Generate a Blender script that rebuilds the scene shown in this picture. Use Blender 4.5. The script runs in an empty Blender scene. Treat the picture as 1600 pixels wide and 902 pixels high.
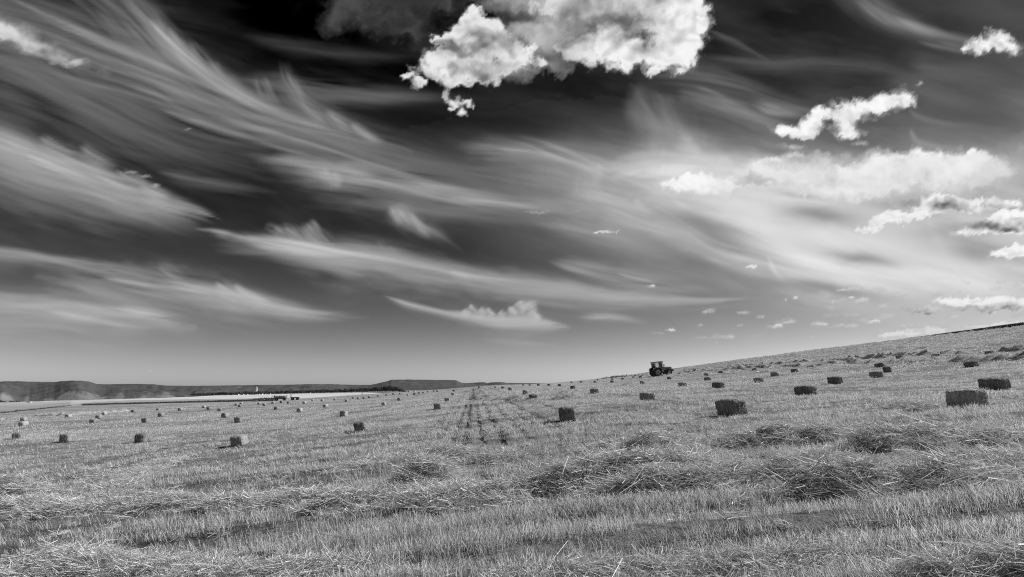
import bpy, bmesh, math, random
import numpy as np
from mathutils import Vector, Matrix, Euler
sc = bpy.context.scene
COL = sc.collection
random.seed(5); RNG = np.random.RandomState(11)

# ---------------------------------------------------------------- camera, sky light, sun, exposure
cam = bpy.data.cameras.new('camera'); camo = bpy.data.objects.new('camera', cam); COL.objects.link(camo)
cam.sensor_width = 36; cam.lens = 36*1067/1600.; cam.clip_start = .1; cam.clip_end = 80000
camo.location = (0, 0, 0)
camo.rotation_euler = (math.radians(90)+math.atan(155/1067.), 0, -math.radians(3.2))
sc.camera = camo
SUN_AZ, SUN_EL = math.radians(79), math.radians(39)          # azimuth clockwise from +Y
w = bpy.data.worlds.new('World'); sc.world = w; w.use_nodes = True
N = w.node_tree.nodes; Lk = w.node_tree.links; N.clear()
o = N.new('ShaderNodeOutputWorld'); bgn = N.new('ShaderNodeBackground'); bgn.inputs[1].default_value = .1
sky = N.new('ShaderNodeTexSky'); sky.sky_type = 'NISHITA'; sky.sun_disc = False
sky.sun_elevation = SUN_EL; sky.sun_rotation = SUN_AZ; sky.altitude = 600; sky.air_density = 1.0; sky.dust_density = .6; sky.ozone_density = 2.0
sp = N.new('ShaderNodeSeparateColor'); Lk.new(sky.outputs[0], sp.inputs[0])   # black and white through a red filter
pw = N.new('ShaderNodeMath'); pw.operation = 'POWER'; pw.inputs[1].default_value = 1.6; Lk.new(sp.outputs[0], pw.inputs[0])
ml = N.new('ShaderNodeMath'); ml.operation = 'MULTIPLY'; ml.inputs[1].default_value = 0.6; Lk.new(pw.outputs[0], ml.inputs[0])
# black point and contrast of the print
sb = N.new('ShaderNodeMath'); sb.operation = 'SUBTRACT'; sb.inputs[1].default_value = .9; Lk.new(ml.outputs[0], sb.inputs[0])
mxn = N.new('ShaderNodeMath'); mxn.operation = 'MAXIMUM'; mxn.inputs[1].default_value = .012; Lk.new(sb.outputs[0], mxn.inputs[0])
p2 = N.new('ShaderNodeMath'); p2.operation = 'POWER'; p2.inputs[1].default_value = 1.3; Lk.new(mxn.outputs[0], p2.inputs[0])
m2 = N.new('ShaderNodeMath'); m2.operation = 'MULTIPLY'; m2.inputs[1].default_value = .55*10**-.3/1.474; Lk.new(p2.outputs[0], m2.inputs[0])
Lk.new(m2.outputs[0], bgn.inputs[0]); Lk.new(bgn.outputs[0], o.inputs[0])
sl = bpy.data.lights.new('sun', 'SUN'); sl.energy = 5.0; sl.angle = math.radians(.53); sl.color = (1, 1, 1)
slo = bpy.data.objects.new('sun', sl); COL.objects.link(slo)
sv = Vector((math.sin(SUN_AZ)*math.cos(SUN_EL), math.cos(SUN_AZ)*math.cos(SUN_EL), math.sin(SUN_EL)))
slo.rotation_euler = sv.to_track_quat('Z', 'Y').to_euler()
sc.view_settings.view_transform = 'Standard'; sc.view_settings.look = 'None'
sc.view_settings.exposure = .56; sc.view_settings.gamma = 1
sc.cycles.use_denoising = False; sc.cycles.filter_width = 1.05; sc.cycles.use_adaptive_sampling = False
sc.cycles.max_bounces = 5; sc.cycles.diffuse_bounces = 1; sc.cycles.transmission_bounces = 4; sc.cycles.transparent_max_bounces = 8

# ---------------------------------------------------------------- numeric noise and painting helpers
# ---------------------------------------------------------------- noise
_rs = np.random.RandomState(7)
_TAB = _rs.rand(512, 512).astype(np.float32)
def vnoise(x, y):
    xi = np.floor(x).astype(np.int64); yi = np.floor(y).astype(np.int64)
    fx = x - xi; fy = y - yi
    fx = fx*fx*(3-2*fx); fy = fy*fy*(3-2*fy)
    x0 = xi & 511; x1 = (xi+1) & 511; y0 = yi & 511; y1 = (yi+1) & 511
    return (_TAB[y0, x0]*(1-fx)+_TAB[y0, x1]*fx)*(1-fy)+(_TAB[y1, x0]*(1-fx)+_TAB[y1, x1]*fx)*fy
def fbm(x, y, o=4, g=.5, l=2.03):
    a = 1.; s = 0.; t = 0.
    for i in range(o):
        s = s+a*vnoise(x+17.3*i, y+9.1*i); t += a; a *= g; x = x*l; y = y*l
    return s/t
def sstep(a, b, x):
    t = np.clip((x-a)/(b-a), 0, 1); return t*t*(3-2*t)
# ---------------------------------------------------------------- the clouds
def spine(pts):
    p = np.array(pts, float); n = len(p); out = []
    for i in range(n-1):
        p0 = p[max(i-1, 0)]; p1 = p[i]; p2 = p[i+1]; p3 = p[min(i+2, n-1)]
        for t in np.linspace(0, 1, 6, endpoint=False):
            out.append(.5*((2*p1)+(-p0+p2)*t+(2*p0-5*p1+4*p2-p3)*t*t+(-p0+3*p1-3*p2+p3)*t**3))
    out.append(p[-1]); return np.array(out)
def cirrus(X, Y, A, T, pts, op, tone, streak=.6, up=1., dn=1., seed=0, curl=0., st=(90, 5), ends=.25):
    """pts: (x, y, halfwidth). up/dn: softness of the upper / lower edge."""
    q = spine(pts); w = q[:, 2].max()*2.6+20
    m = np.where((X > q[:, 0].min()-w) & (X < q[:, 0].max()+w) & (Y > q[:, 1].min()-w) & (Y < q[:, 1].max()+w))[0]
    if not len(m): return
    x = X[m]; y = Y[m]
    wob = (fbm(x/260+seed, y/150-seed, 2)-.5)
    y = y+wob*w*.35
    L = np.r_[0, np.cumsum(np.hypot(*np.diff(q[:, :2], axis=0).T))]
    best = np.full(len(m), 1e9); S = np.zeros(len(m)); D = np.zeros(len(m)); W = np.ones(len(m))
    for i in range(len(q)-1):
        a = q[i]; b = q[i+1]; dx, dy = b[0]-a[0], b[1]-a[1]; l2 = dx*dx+dy*dy+1e-9
        t = np.clip(((x-a[0])*dx+(y-a[1])*dy)/l2, 0, 1)
        ex = x-a[0]-t*dx; ey = y-a[1]-t*dy; d = np.hypot(ex, ey)
        k = d < best
        sg = np.sign(ey*dx-ex*dy)
        best[k] = d[k]; S[k] = (L[i]+t*np.sqrt(l2))[k]; D[k] = (sg*d)[k]; W[k] = (a[2]+t*(b[2]-a[2]))[k]
    sx = S/st[0]*.8+seed*3.1; sy = D/st[1]*.8+seed*1.7
    n = fbm(sx+.5*fbm(sx*.7, sy*.12, 2), sy+sx*.9, 3, .6, 1.9)
    n2 = fbm(sx*.45+5, sy*.2+3+sx*.3, 3)
    n3 = fbm(sx*1.3+5, D/max(st[1], 4.5)*1.15+3-sx*.8, 1)
    n4 = fbm(sx*1.6+11, D/(W.max()+4)*1.2+seed, 3, .6)              # frays the edges and the tips
    s = S/L[-1]+(n-.5)*.3*(S/L[-1] > .5)+(n4-.5)*.2
    u = D/np.maximum(W*(.55+.9*n4), .5)
    prof = np.where(u < 0, np.exp(-(np.abs(u)/up)**1.9), np.exp(-(np.abs(u)/dn)**1.35))
    e = sstep(0, ends, s)*sstep(-.03, ends*1.9, 1-s) if ends > 0 else 1
    str_ = np.clip(1+streak*((n-.5)*2.0+(n2-.5)*3.4+(n3-.5)*.85), 0, 2.2)
    a_ = (1-np.exp(-1.25*op*prof*e*str_))*.96
    A0 = A[m]; An = A0+a_*(1-A0)
    T[m] = np.where(An > 1e-4, (T[m]*A0*(1-a_)+tone*a_)/np.maximum(An, 1e-4), T[m]); A[m] = An
def blob_field(x, y, blobs):
    f = np.zeros(len(x))
    for (bx, by, rx, ry) in blobs:
        d = ((x-bx)/rx)**2+((y-by)/ry)**2
        f = np.maximum(f, 0)+np.clip(1-d/2.2, 0, 1)**2
    return f
def cumulus(X, Y, A, T, C, blobs, hi=235, lo=150, seed=0, rough=1., soft=.16, lightdir=(.35, -.6), scale=28., th=.42, op=.97, crisp=1., base=0., dark=(), halo=.35):
    """a puffy cloud: blobs (x, y, rx, ry) worn ragged by noise; dark: (x, y, rx, ry, amount) its shaded parts"""
    b = np.array(blobs, float)
    x0, x1 = (b[:, 0]-b[:, 2]*1.8).min()-20, (b[:, 0]+b[:, 2]*1.8).max()+20
    y0, y1 = (b[:, 1]-b[:, 3]*1.8).min()-20, (b[:, 1]+b[:, 3]*1.8).max()+20
    m = np.where((X > x0) & (X < x1) & (Y > y0) & (Y < y1))[0]
    if not len(m): return
    x = X[m]; y = Y[m]
    w1x = (fbm(x/scale*.8+seed, y/scale*.8, 3, .55)-.5)*scale*1.1*rough; w1y = (fbm(x/scale*.8-seed, y/scale*.8+40, 3, .55)-.5)*scale*.9*rough
    w2x = (fbm(x/scale*3.1+seed, y/scale*3.1, 4, .6)-.5)*scale*.55*rough; w2y = (fbm(x/scale*3.1-seed, y/scale*3.1+40, 4, .6)-.5)*scale*.55*rough
    px = x+w1x+w2x; py = y+w1y+w2y
    b0 = blob_field(px, py, blobs)
    puff = 1-np.abs(2*fbm(px/scale*1.2+seed, py/scale*1.3, 3, .5)-1)             # billows
    hf = fbm(px/scale*3.4+seed*2, py/scale*3.6, 5, .62)-.5
    f0 = np.minimum(b0, 1.2)+(puff-.72)*.5*rough
    f = f0+hf*.75*rough-.6*(1-np.clip(b0*5, 0, 1))
    sv = soft*(.7+2.2*fbm(x/scale*.8+3, y/scale*.8+seed, 2)**1.5)
    a_ = sstep(th-sv, th+sv*1.8, f)
    wisp = sstep(th-.42, th+.25, f0+hf*1.5-.3*(1-np.clip(b0*4, 0, 1)))*halo*sstep(.02, .2, b0)
    a_ = np.maximum(a_, wisp)*op
    thick = sstep(th, th+.9, f)
    h = scale*.35
    s0 = fbm(x/scale*.9+seed, y/scale*.9, 3, .5); s1 = fbm((x+lightdir[0]*h)/scale*.9+seed, (y+lightdir[1]*h)/scale*.9, 3, .5)
    bl0 = np.minimum(blob_field(x, y, blobs), 1.2); bl1 = np.minimum(blob_field(x+lightdir[0]*h, y+lightdir[1]*h, blobs), 1.2)
    sh = np.clip(((s1-s0)*2.4+(bl1-bl0)*.9)*rough+.16, 0, 1)*thick
    for (dx, dy, rx, ry, k) in dark:
        sh = sh+k*np.exp(-((px-dx)/rx)**2-((py-dy)/ry)**2)
    yb = np.clip((y-b[:, 1].min()+b[:, 3].mean()*.4)/max(np.ptp(b[:, 1])+b[:, 3].mean(), 1), 0, 1)
    sh = sh+base*sstep(.25, .8, yb)*sstep(th+.05, th+.5, f0)-(hf*.35+(puff-.75)*.25)*rough
    t_ = hi-(hi-lo)*np.clip(sh, 0, 1.15)
    t_ = t_*(1-.22*(1-sstep(.1, .8, a_)))
    A0 = A[m]; An = A0+a_*(1-A0)
    T[m] = np.where(An > 1e-4, (T[m]*A0*(1-a_)+t_*a_)/np.maximum(An, 1e-4), T[m]); A[m] = An
    C[m] = np.maximum(C[m]*(1-a_), np.clip(a_*2, 0, 1)*crisp*.55)
# ---------------------------------------------------------------- terrain
F = 1067.; PITCH = math.atan(155/1067.); YAW = math.radians(3.2)   # yaw to the right of +Y
_CU = np.array([-400, -180, -110, -60, -30, -20, -13, -7, 0, 5, 10, 17, 27, 40, 60, 100, 150, 190, 250, 330, 600], float)
_CZ = np.array([-8.6, -6.6, -5.0, -3.0, -1.95, -1.6, -1.32, -.8, 0, .42, .75, 1.15, 1.75, 3.1, 5.6, 11.6, 18.0, 21.2, 24.0, 25.5, 25], float)
_g = np.arange(-500, 700, 1.); _pz = np.interp(_g, _CU, _CZ)
_k = np.exp(-(np.arange(-12, 13)/5.)**2); _k /= _k.sum()
_pz = np.convolve(np.pad(_pz, 12, mode='edge'), _k, 'valid'); _pz -= np.interp(0, _g, _pz)
def drill(u, v): return v*7.2+7.5*fbm(u/4.5, v/4, 2)-u*.12          # phase of the shallow ridges across the foreground
def height(u, v):
    """ground height in metres, eye level = 0; u right of, v along the drill rows"""
    u = np.asarray(u, float); v = np.asarray(v, float)
    a = np.interp(u, _g, _pz)
    hill = np.clip(a-2.2, 0, None)
    a = a-hill*(1-(1-.62*sstep(230, 650, v)))
    z = -1.6+a+.0042*np.clip(v, 0, 260)*np.exp(-(u/90)**2)+1.0*(np.clip(v, 0, 270)/260)**2*np.exp(-((u+12)/38)**2)
    pl = -4.5+.026*np.clip(u, -2600, 0)
    r = np.hypot(u, v)
    t = sstep(270, 560, v+.35*np.clip(-u, 0, 400))*(1-sstep(40, 160, u))
    t = np.maximum(t, sstep(700, 1100, r)); t = np.maximum(t, sstep(-230, -420, u))
    z = z*(1-t)+pl*t
    z = z+(fbm(u/9+40, v/7+40, 3)-.5)*.16*sstep(2, 12, r)*(1-sstep(250, 500, r))
    z = z+((fbm(u/4.5+v*.06, v/.85, 2)-.5)*.12+.04*np.sin(drill(u, v))+(fbm(u/1.3, v/.5+9, 2)-.5)*.05)*sstep(1, 4, r)*(1-sstep(26, 48, r))
    z = z+(fbm(u/90+4, v/90+4, 2)-.5)*1.2*sstep(60, 250, r)*(1-t)*sstep(30, 120, np.abs(u))
    return z
def ray(px, py):
    x = (px-800)/F; y = (451-py)/F
    cp, sp = math.cos(PITCH), math.sin(PITCH)
    f = cp-y*sp; z = sp+y*cp
    return x*math.cos(YAW)+f*math.sin(YAW), f*math.cos(YAW)-x*math.sin(YAW), z
def spot(px, py, rmax=2500.):
    """where the sight line through a direction meets the ground"""
    dx, dy, dz = ray(px, py); h = math.hypot(dx, dy)
    t = np.geomspace(2, rmax, 6000)/h
    below = dz*t < height(dx*t, dy*t)
    if not below.any(): return None
    i = int(np.argmax(below))
    if i:
        a, b = t[i-1], t[i]
        for _ in range(20):
            m = .5*(a+b)
            if dz*m < float(height(dx*m, dy*m)): b = m
            else: a = m
        tt = b
    else: tt = t[0]
    return dx*tt, dy*tt, float(height(dx*tt, dy*tt))
# ---------------------------------------------------------------- cloud layout
def paint_clouds(X, Y):
    """Cloud cover (0-1), display tone (0-255) and edge crispness over sky directions
    given as tangent-plane coordinates (1067 units = 45 degrees)."""
    A = np.zeros(len(X)); T = np.full(len(X), 150.); C = np.zeros(len(X))
    ci = lambda pts, op, tone, **k: cirrus(X, Y, A, T, pts, min(op*1.4, 1.2), tone*1.07, **k)
    cu = lambda blobs, **k: cumulus(X, Y, A, T, C, blobs, **k)
    # thin general veil, thicker to the right
    v = fbm(X/260+Y/500, Y/70-X/300, 5, .55)
    A += np.clip((v-.42)*.55, 0, 1)*(.25+.5*sstep(600, 1500, X))*sstep(-250, 60, Y+.0*X)*sstep(640, 420, Y)
    # wide glow of cirrostratus on the right
    g = np.exp(-((X-1230)/330)**2-((Y-330+.1*(1230-X))/85)**2)*.8+np.exp(-((X-1480)/260)**2-((Y-420)/80)**2)*.45
    g = g+np.exp(-((X-1750)/300)**2-((Y-300)/130)**2)*.4
    n = fbm(X/150+3, (Y-.25*X)/22, 5, .6)
    g = np.clip(g*(.45+1.1*n), 0, .9)
    g = np.clip(g*1.25, 0, .93)
    T[:] = np.where(g > .02, (T*A+208*g)/(A+g+1e-6), T); A[:] = A+g*(1-A)
    # ---- upper left sheets
    ci([(-260, -60, 60), (-40, 30, 66), (110, 85, 78), (240, 125, 68), (360, 172, 50), (480, 212, 38), (600, 255, 30), (740, 300, 22), (900, 335, 12)], .40, 120, streak=.9, up=.95, dn=1.2, seed=1, st=(130, 7), ends=.12)
    ci([(150, -60, 20), (215, 10, 30), (270, 75, 26), (340, 130, 22), (430, 178, 16), (530, 205, 13), (640, 240, 8)], .42, 150, streak=.8, up=.7, dn=1.5, seed=2, st=(120, 4.5))
    ci([(-120, 60, 30), (20, 110, 34), (120, 165, 34), (230, 225, 32), (330, 262, 24), (430, 290, 10)], .30, 118, streak=.8, seed=3, st=(120, 6))
    ci([(60, -70, 20), (130, -10, 24), (200, 45, 22), (290, 120, 14)], .26, 120, streak=1.1, seed=4, st=(120, 5))
    ci([(330, 118, 3), (400, 128, 9), (480, 140, 14), (560, 150, 14), (660, 160, 10), (760, 168, 5)], .30, 120, streak=.8, seed=5)
    ci([(440, 95, 8), (450, 130, 11), (480, 165, 14), (530, 195, 10), (600, 222, 5)], .30, 135, streak=.8, seed=6, st=(70, 4))
    ci([(360, 55, 4), (450, 72, 8), (560, 88, 8), (680, 96, 4)], .16, 90, streak=.7, seed=7)
    # ---- mid-left
    ci([(360, 246, 3), (430, 254, 9), (510, 268, 15), (600, 284, 17), (690, 300, 14), (790, 312, 12), (900, 326, 10), (1000, 345, 6)], .55, 158, streak=.7, up=.8, dn=1.4, seed=8)
    ci([(240, 272, 4), (300, 285, 8), (360, 294, 8), (430, 302, 4)], .32, 120, seed=9)
    ci([(505, 262, 3), (515, 285, 6), (535, 300, 3)], .35, 150, seed=10, st=(30, 3))
    ci([(-140, 190, 20), (-20, 218, 26), (60, 248, 30), (130, 275, 26), (200, 303, 20), (270, 326, 12), (345, 348, 4)], .62, 165, streak=.75, up=.75, dn=1.5, seed=11, ends=.08, st=(110, 6))
    ci([(-60, 262, 20), (60, 298, 20), (150, 320, 18), (240, 345, 14), (330, 372, 8)], .22, 110, seed=12)
    # ---- the long streak through the middle
    ci([(290, 358, 2), (350, 365, 4), (420, 376, 9), (500, 392, 17), (590, 405, 19), (680, 422, 16), (770, 436, 14), (860, 444, 15), (960, 455, 12), (1080, 464, 6), (1180, 470, 4)], .74, 172, streak=.45, up=.8, dn=1.2, seed=13, ends=.1)
    for i in range(9):
        x = 418+i*9; ci([(x-8, 362-i*1.6-(i % 3)*4, 3), (x+4, 362-i*.6, 6), (x+22, 374+i*.6, 7), (x+44, 386+i, 4)], .2, 160, streak=.9, seed=140+i, st=(28, 3))
    ci([(320, 382, 5), (390, 388, 9), (470, 392, 10), (540, 402, 6)], .38, 140, seed=15)
    ci([(500, 368, 8), (580, 382, 10), (660, 400, 10), (740, 425, 4)], .28, 140, seed=16)
    ci([(850, 410, 4), (900, 425, 10), (960, 440, 14), (1040, 452, 14), (1130, 462, 8)], .5, 170, seed=17, streak=.5)
    # ---- lower left
    ci([(-160, 380, 10), (-20, 400, 10), (50, 410, 7), (130, 420, 12), (220, 440, 22), (310, 458, 24), (400, 476, 16), (480, 487, 9), (570, 492, 3)], .52, 160, streak=.65, up=.8, dn=1.3, seed=18, ends=.1)
    ci([(240, 440, 4), (300, 452, 10), (370, 462, 12), (440, 478, 9), (500, 487, 6), (565, 491, 2)], .5, 175, streak=.5, seed=19)
    ci([(-160, 445, 24), (-20, 465, 24), (70, 475, 22), (150, 490, 15), (230, 500, 10), (300, 511, 4)], .62, 172, streak=.5, up=.7, dn=1.5, seed=20, ends=.07)
    ci([(-60, 505, 16), (30, 508, 14), (110, 516, 6)], .32, 150, seed=21)
    ci([(60, 440, 10), (160, 462, 12), (260, 486, 12), (340, 505, 6)], .34, 155, seed=22)
    # ---- small ones in the centre
    ci([(600, 464, 2), (640, 478, 4), (690, 487, 4), (730, 491, 8), (780, 498, 11), (830, 500, 11), (890, 510, 3)], .62, 186, streak=.3, up=.8, dn=.9, seed=23, ends=.1)
    for i, (x, y, h, r) in enumerate([(728, 487, 6, 4), (739, 486, 10, 3), (752, 489, 6, 5), (766, 490, 11, 3), (784, 491, 6, 4), (800, 488, 9, 5), (815, 486, 12, 7), (828, 484, 10, 8), (836, 490, 12, 5)]):
        ci([(x-5, y-h, r*.8), (x, y-h*.3, r*1.2), (x+10, y+h*.5, r)], .5, 190, streak=.5, seed=30+i, st=(10, 3))
    ci([(905, 498, 3), (950, 500, 6), (985, 504, 5), (1030, 512, 3)], .42, 184, seed=24)
    ci([(740, 530, 2), (800, 535, 4), (870, 541, 3)], .2, 186, seed=25)
    ci([(600, 320, 8), (630, 330, 11), (655, 352, 9), (690, 370, 6), (720, 388, 3)], .5, 150, streak=.7, seed=26, st=(50, 4))
    ci([(520, 318, 5), (600, 322, 9), (700, 335, 10), (800, 345, 7), (860, 348, 3)], .30, 125, seed=27)
    # ---- centre band running into the bright right side
    ci([(660, 222, 4), (740, 225, 12), (830, 236, 24), (910, 262, 34), (990, 300, 40), (1080, 325, 38), (1180, 345, 30)], .48, 150, streak=.55, up=.7, dn=1.2, seed=40)
    ci([(880, 250, 4), (940, 262, 7), (1010, 268, 12), (1090, 268, 16), (1180, 275, 22)], .5, 190, streak=.6, seed=41)
    ci([(850, 290, 8), (930, 312, 20), (1020, 345, 25), (1110, 372, 24), (1200, 392, 22), (1300, 418, 20), (1420, 440, 16)], .5, 190, streak=.5, seed=42)
    ci([(800, 335, 4), (880, 352, 10), (960, 372, 12), (1060, 385, 14), (1160, 402, 12)], .36, 155, streak=.6, seed=43)
    ci([(1010, 150, 16), (1040, 195, 24), (1060, 240, 30), (1120, 280, 30), (1200, 310, 30)], .34, 165, streak=.5, seed=44, st=(60, 16))
    ci([(935, 245, 9), (932, 272, 14), (926, 300, 16), (950, 328, 16)], .22, 185, streak=.5, seed=45, st=(40, 9))
    ci([(960, 120, 10), (1060, 120, 14), (1150, 140, 16), (1230, 165, 12), (1330, 190, 6)], .34, 125, seed=46)
    ci([(1040, 150, 10), (1120, 165, 16), (1200, 190, 14), (1280, 225, 12)], .34, 140, seed=47)
    ci([(1080, 90, 4), (1180, 100, 10), (1290, 100, 12), (1380, 112, 10), (1450, 140, 6)], .26, 110, seed=48)
    ci([(1100, 45, 2), (1140, 62, 4), (1170, 78, 3), (1210, 100, 2)], .3, 120, seed=49, st=(40, 2))
    ci([(1300, -40, 16), (1380, 25, 12), (1440, 52, 10), (1500, 68, 9), (1580, 80, 10), (1680, 85, 14)], .38, 130, seed=50)
    ci([(1420, 170, 1), (1434, 184, 3), (1480, 196, 3), (1550, 203, 3), (1640, 215, 4)], .35, 125, seed=51, ends=.1)
    ci([(1424, 205, 2), (1434, 222, 4), (1470, 230, 4), (1520, 232, 3)], .35, 150, seed=52, ends=.1)
    ci([(1400, 100, 24), (1480, 110, 20), (1600, 110, 26)], .22, 110, seed=53)
    ci([(1380, 120, 10), (1440, 140, 22), (1500, 165, 20), (1560, 180, 8)], .18, 110, seed=54)
    ci([(1120, 330, 20), (1220, 345, 30), (1330, 370, 28), (1430, 400, 22), (1560, 430, 20), (1680, 440, 20)], .42, 205, streak=.4, seed=55)
    ci([(1180, 420, 5), (1240, 450, 14), (1330, 470, 14), (1420, 485, 8)], .25, 190, streak=.6, seed=56)
    ci([(1200, 400, 2), (1215, 432, 4), (1250, 448, 5), (1320, 462, 3)], .35, 205, seed=57, ends=.1)
    ci([(1090, 400, 2), (1170, 425, 6), (1215, 440, 6), (1240, 460, 2)], .25, 190, seed=58)
    ci([(960, 428, 1), (985, 435, 2), (1015, 442, 2), (1030, 448, 1)], .4, 170, seed=59, streak=.2)
    ci([(930, 300, 20), (1010, 285, 30), (1100, 295, 36), (1200, 305, 34), (1300, 310, 26), (1420, 320, 20)], .62, 222, streak=.55, seed=200, st=(80, 6))
    ci([(985, 130, 10), (1010, 180, 18), (1030, 225, 26), (1030, 270, 34)], .30, 180, streak=.5, seed=201, st=(50, 16))
    ci([(1060, 190, 12), (1085, 235, 20), (1130, 280, 26), (1190, 320, 20)], .3, 195, streak=.5, seed=202, st=(60, 14))
    ci([(1080, 320, 16), (1180, 365, 26), (1290, 410, 30), (1400, 440, 24), (1520, 455, 18)], .5, 220, streak=.6, seed=203, st=(110, 6))
    ci([(1230, 340, 12), (1330, 380, 22), (1440, 425, 22), (1560, 450, 18), (1660, 460, 18)], .45, 218, streak=.6, seed=204, st=(110, 6))
    ci([(1440, 330, 14), (1500, 420, 20), (1580, 460, 20), (1660, 470, 20)], .3, 215, streak=.6, seed=205)
    # fibres that hook upward out of the sheets
    for i, (x, y, dx, dy, w_, o_, t_) in enumerate([(235, 30, 60, 75, 9, .3, 140), (262, 42, 60, 70, 7, .3, 150), (290, 62, 70, 66, 8, .28, 150), (322, 92, 70, 55, 7, .28, 150), (398, 112, 30, 48, 7, .3, 140), (412, 118, 30, 50, 5, .25, 135), (448, 108, 40, 70, 6, .3, 140), (470, 150, 50, 46, 6, .28, 150), (505, 168, 60, 40, 6, .3, 160), (545, 188, 60, 34, 5, .3, 160), (520, 268, 14, 26, 5, .35, 150), (180, 262, 60, 26, 6, .35, 160), (215, 285, 60, 28, 6, .35, 170), (120, 225, 70, 36, 8, .3, 160), (60, 212, 80, 34, 8, .3, 160), (610, 318, 24, 34, 5, .45, 175), (622, 324, 30, 34, 5, .4, 165), (640, 330, 40, 44, 4, .35, 160), (590, 372, 20, 26, 4, .25, 150), (606, 380, 26, 22, 4, .25, 150), (240, 412, 60, 30, 7, .3, 165), (335, 440, 60, 30, 7, .35, 180), (360, 446, 70, 32, 5, .35, 185), (700, 418, 50, 16, 5, .25, 170), (990, 305, 40, 30, 6, .3, 190), (1040, 225, -20, 50, 7, .3, 180)]):
        ci([(x, y, w_*.5), (x+dx*.3, y+dy*.45, w_*1.2), (x+dx*.65, y+dy*.8, w_*1.2), (x+dx, y+dy, w_*.5)], o_, t_, streak=.9, seed=220+i, st=(45, 3))
    # fine fibres running along the sheets
    rf = np.random.RandomState(12)
    for b_, (base, spread, nf, tn) in enumerate([([(-40, 20), (110, 80), (240, 125), (360, 172), (480, 212), (600, 255), (740, 300), (880, 332)], 60, 16, 165), ([(190, -10), (270, 75), (340, 132), (430, 180), (530, 207), (640, 240)], 16, 9, 185), ([(-60, 205), (60, 246), (130, 275), (200, 303), (270, 326), (340, 346)], 22, 10, 195), ([(290, 360), (420, 378), (500, 394), (590, 407), (680, 424), (770, 438), (860, 446), (980, 458)], 11, 9, 198), ([(-20, 402), (130, 422), (220, 440), (310, 458), (400, 476), (480, 487), (560, 492)], 16, 9, 190), ([(-60, 462), (70, 476), (150, 490), (230, 500), (300, 511)], 16, 7, 195), ([(380, 250), (510, 268), (600, 284), (690, 300), (790, 312), (900, 326)], 12, 8, 185), ([(740, 226), (830, 237), (910, 262), (990, 296), (1080, 322), (1180, 345)], 26, 9, 185), ([(1000, 290), (1110, 365), (1200, 392), (1300, 418), (1420, 440), (1540, 452)], 30, 12, 228), ([(1040, 150), (1120, 160), (1200, 180), (1300, 190)], 26, 7, 160), ([(1300, -30), (1380, 30), (1440, 55), (1500, 70), (1600, 82)], 18, 6, 165)]):
        bp = np.array(base, float)
        for i in range(nf):
            a0 = rf.uniform(0, .6); a1 = a0+rf.uniform(.25, .5); tt = np.linspace(a0, min(a1, 1), 5)*(len(bp)-1)
            px_ = np.interp(tt, np.arange(len(bp)), bp[:, 0]); py_ = np.interp(tt, np.arange(len(bp)), bp[:, 1])
            o0 = rf.uniform(-1, 1)*spread; o1 = o0*rf.uniform(.3, .9)+rf.uniform(-4, 4); wv = rf.uniform(2.2, 4.2)
            ci([(x_, y_+o0+(o1-o0)*j_/4., wv*(.4 if j_ in (0, 4) else 1)) for j_, (x_, y_) in enumerate(zip(px_, py_))], rf.uniform(.10, .28), tn, streak=.7, seed=400+b_*20+i, st=(60, 6), ends=.35)
    # holes in the sheet where the darker sky looks through
    for (x, y, rx, ry, sl, k) in [(1348, 403, 56, 11, .16, .68), (1530, 392, 66, 20, .12, .62), (1280, 338, 62, 15, .12, .6), (1420, 318, 60, 12, .02, .5), (1270, 452, 110, 10, .1, .45), (1110, 352, 80, 12, .3, .5), (1480, 360, 60, 14, 0, .35), (1300, 455, 90, 9, .12, .5), (1115, 370, 80, 16, .38, .55), (1250, 305, 50, 6, .1, .35), (1470, 300, 40, 6, 0, .3), (1560, 190, 90, 22, .1, .6), (1100, 415, 110, 14, .2, .3), (700, 385, 110, 22, .1, .6), (800, 195, 150, 26, .05, .6), (1060, 395, 90, 12, .35, .3)]:
        yy = (Y-y-sl*(X-x))+(fbm(X/60, Y/30, 3)-.5)*14
        A *= 1-k*np.exp(-((X-x)/rx)**2-(yy/ry)**2)
    # ---- cumulus
    cu([(-20, 40, 40, 24), (20, 55, 32, 18), (60, 72, 32, 16), (95, 88, 24, 11), (122, 97, 14, 7)], hi=228, lo=150, seed=60, rough=.6, soft=.4, scale=40, op=.88, crisp=.2, dark=[(90, 80, 20, 6, .4)])
    cu([(140, 98, 20, 8), (165, 110, 10, 8)], hi=150, lo=110, seed=160, rough=1, soft=.5, scale=20, op=.6, crisp=.2)
    cu([(560, 25, 50, 26), (620, 40, 50, 26), (660, 60, 34, 20), (600, 10, 60, 20), (670, 10, 60, 25), (540, 40, 30, 14)], hi=105, lo=55, seed=61, rough=1.1, soft=.6, scale=48, op=.6, crisp=.2)
    cu([(850, 30, 60, 40), (800, 0, 60, 22), (868, 78, 30, 20), (830, 60, 50, 22), (900, 50, 60, 40), (810, 100, 30, 20), (870, 105, 30, 12)], hi=200, lo=112, seed=62, rough=.8, soft=.6, scale=50, op=.88, crisp=.3, dark=[(815, 30, 26, 14, .9), (880, 100, 30, 12, .5)])
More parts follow.
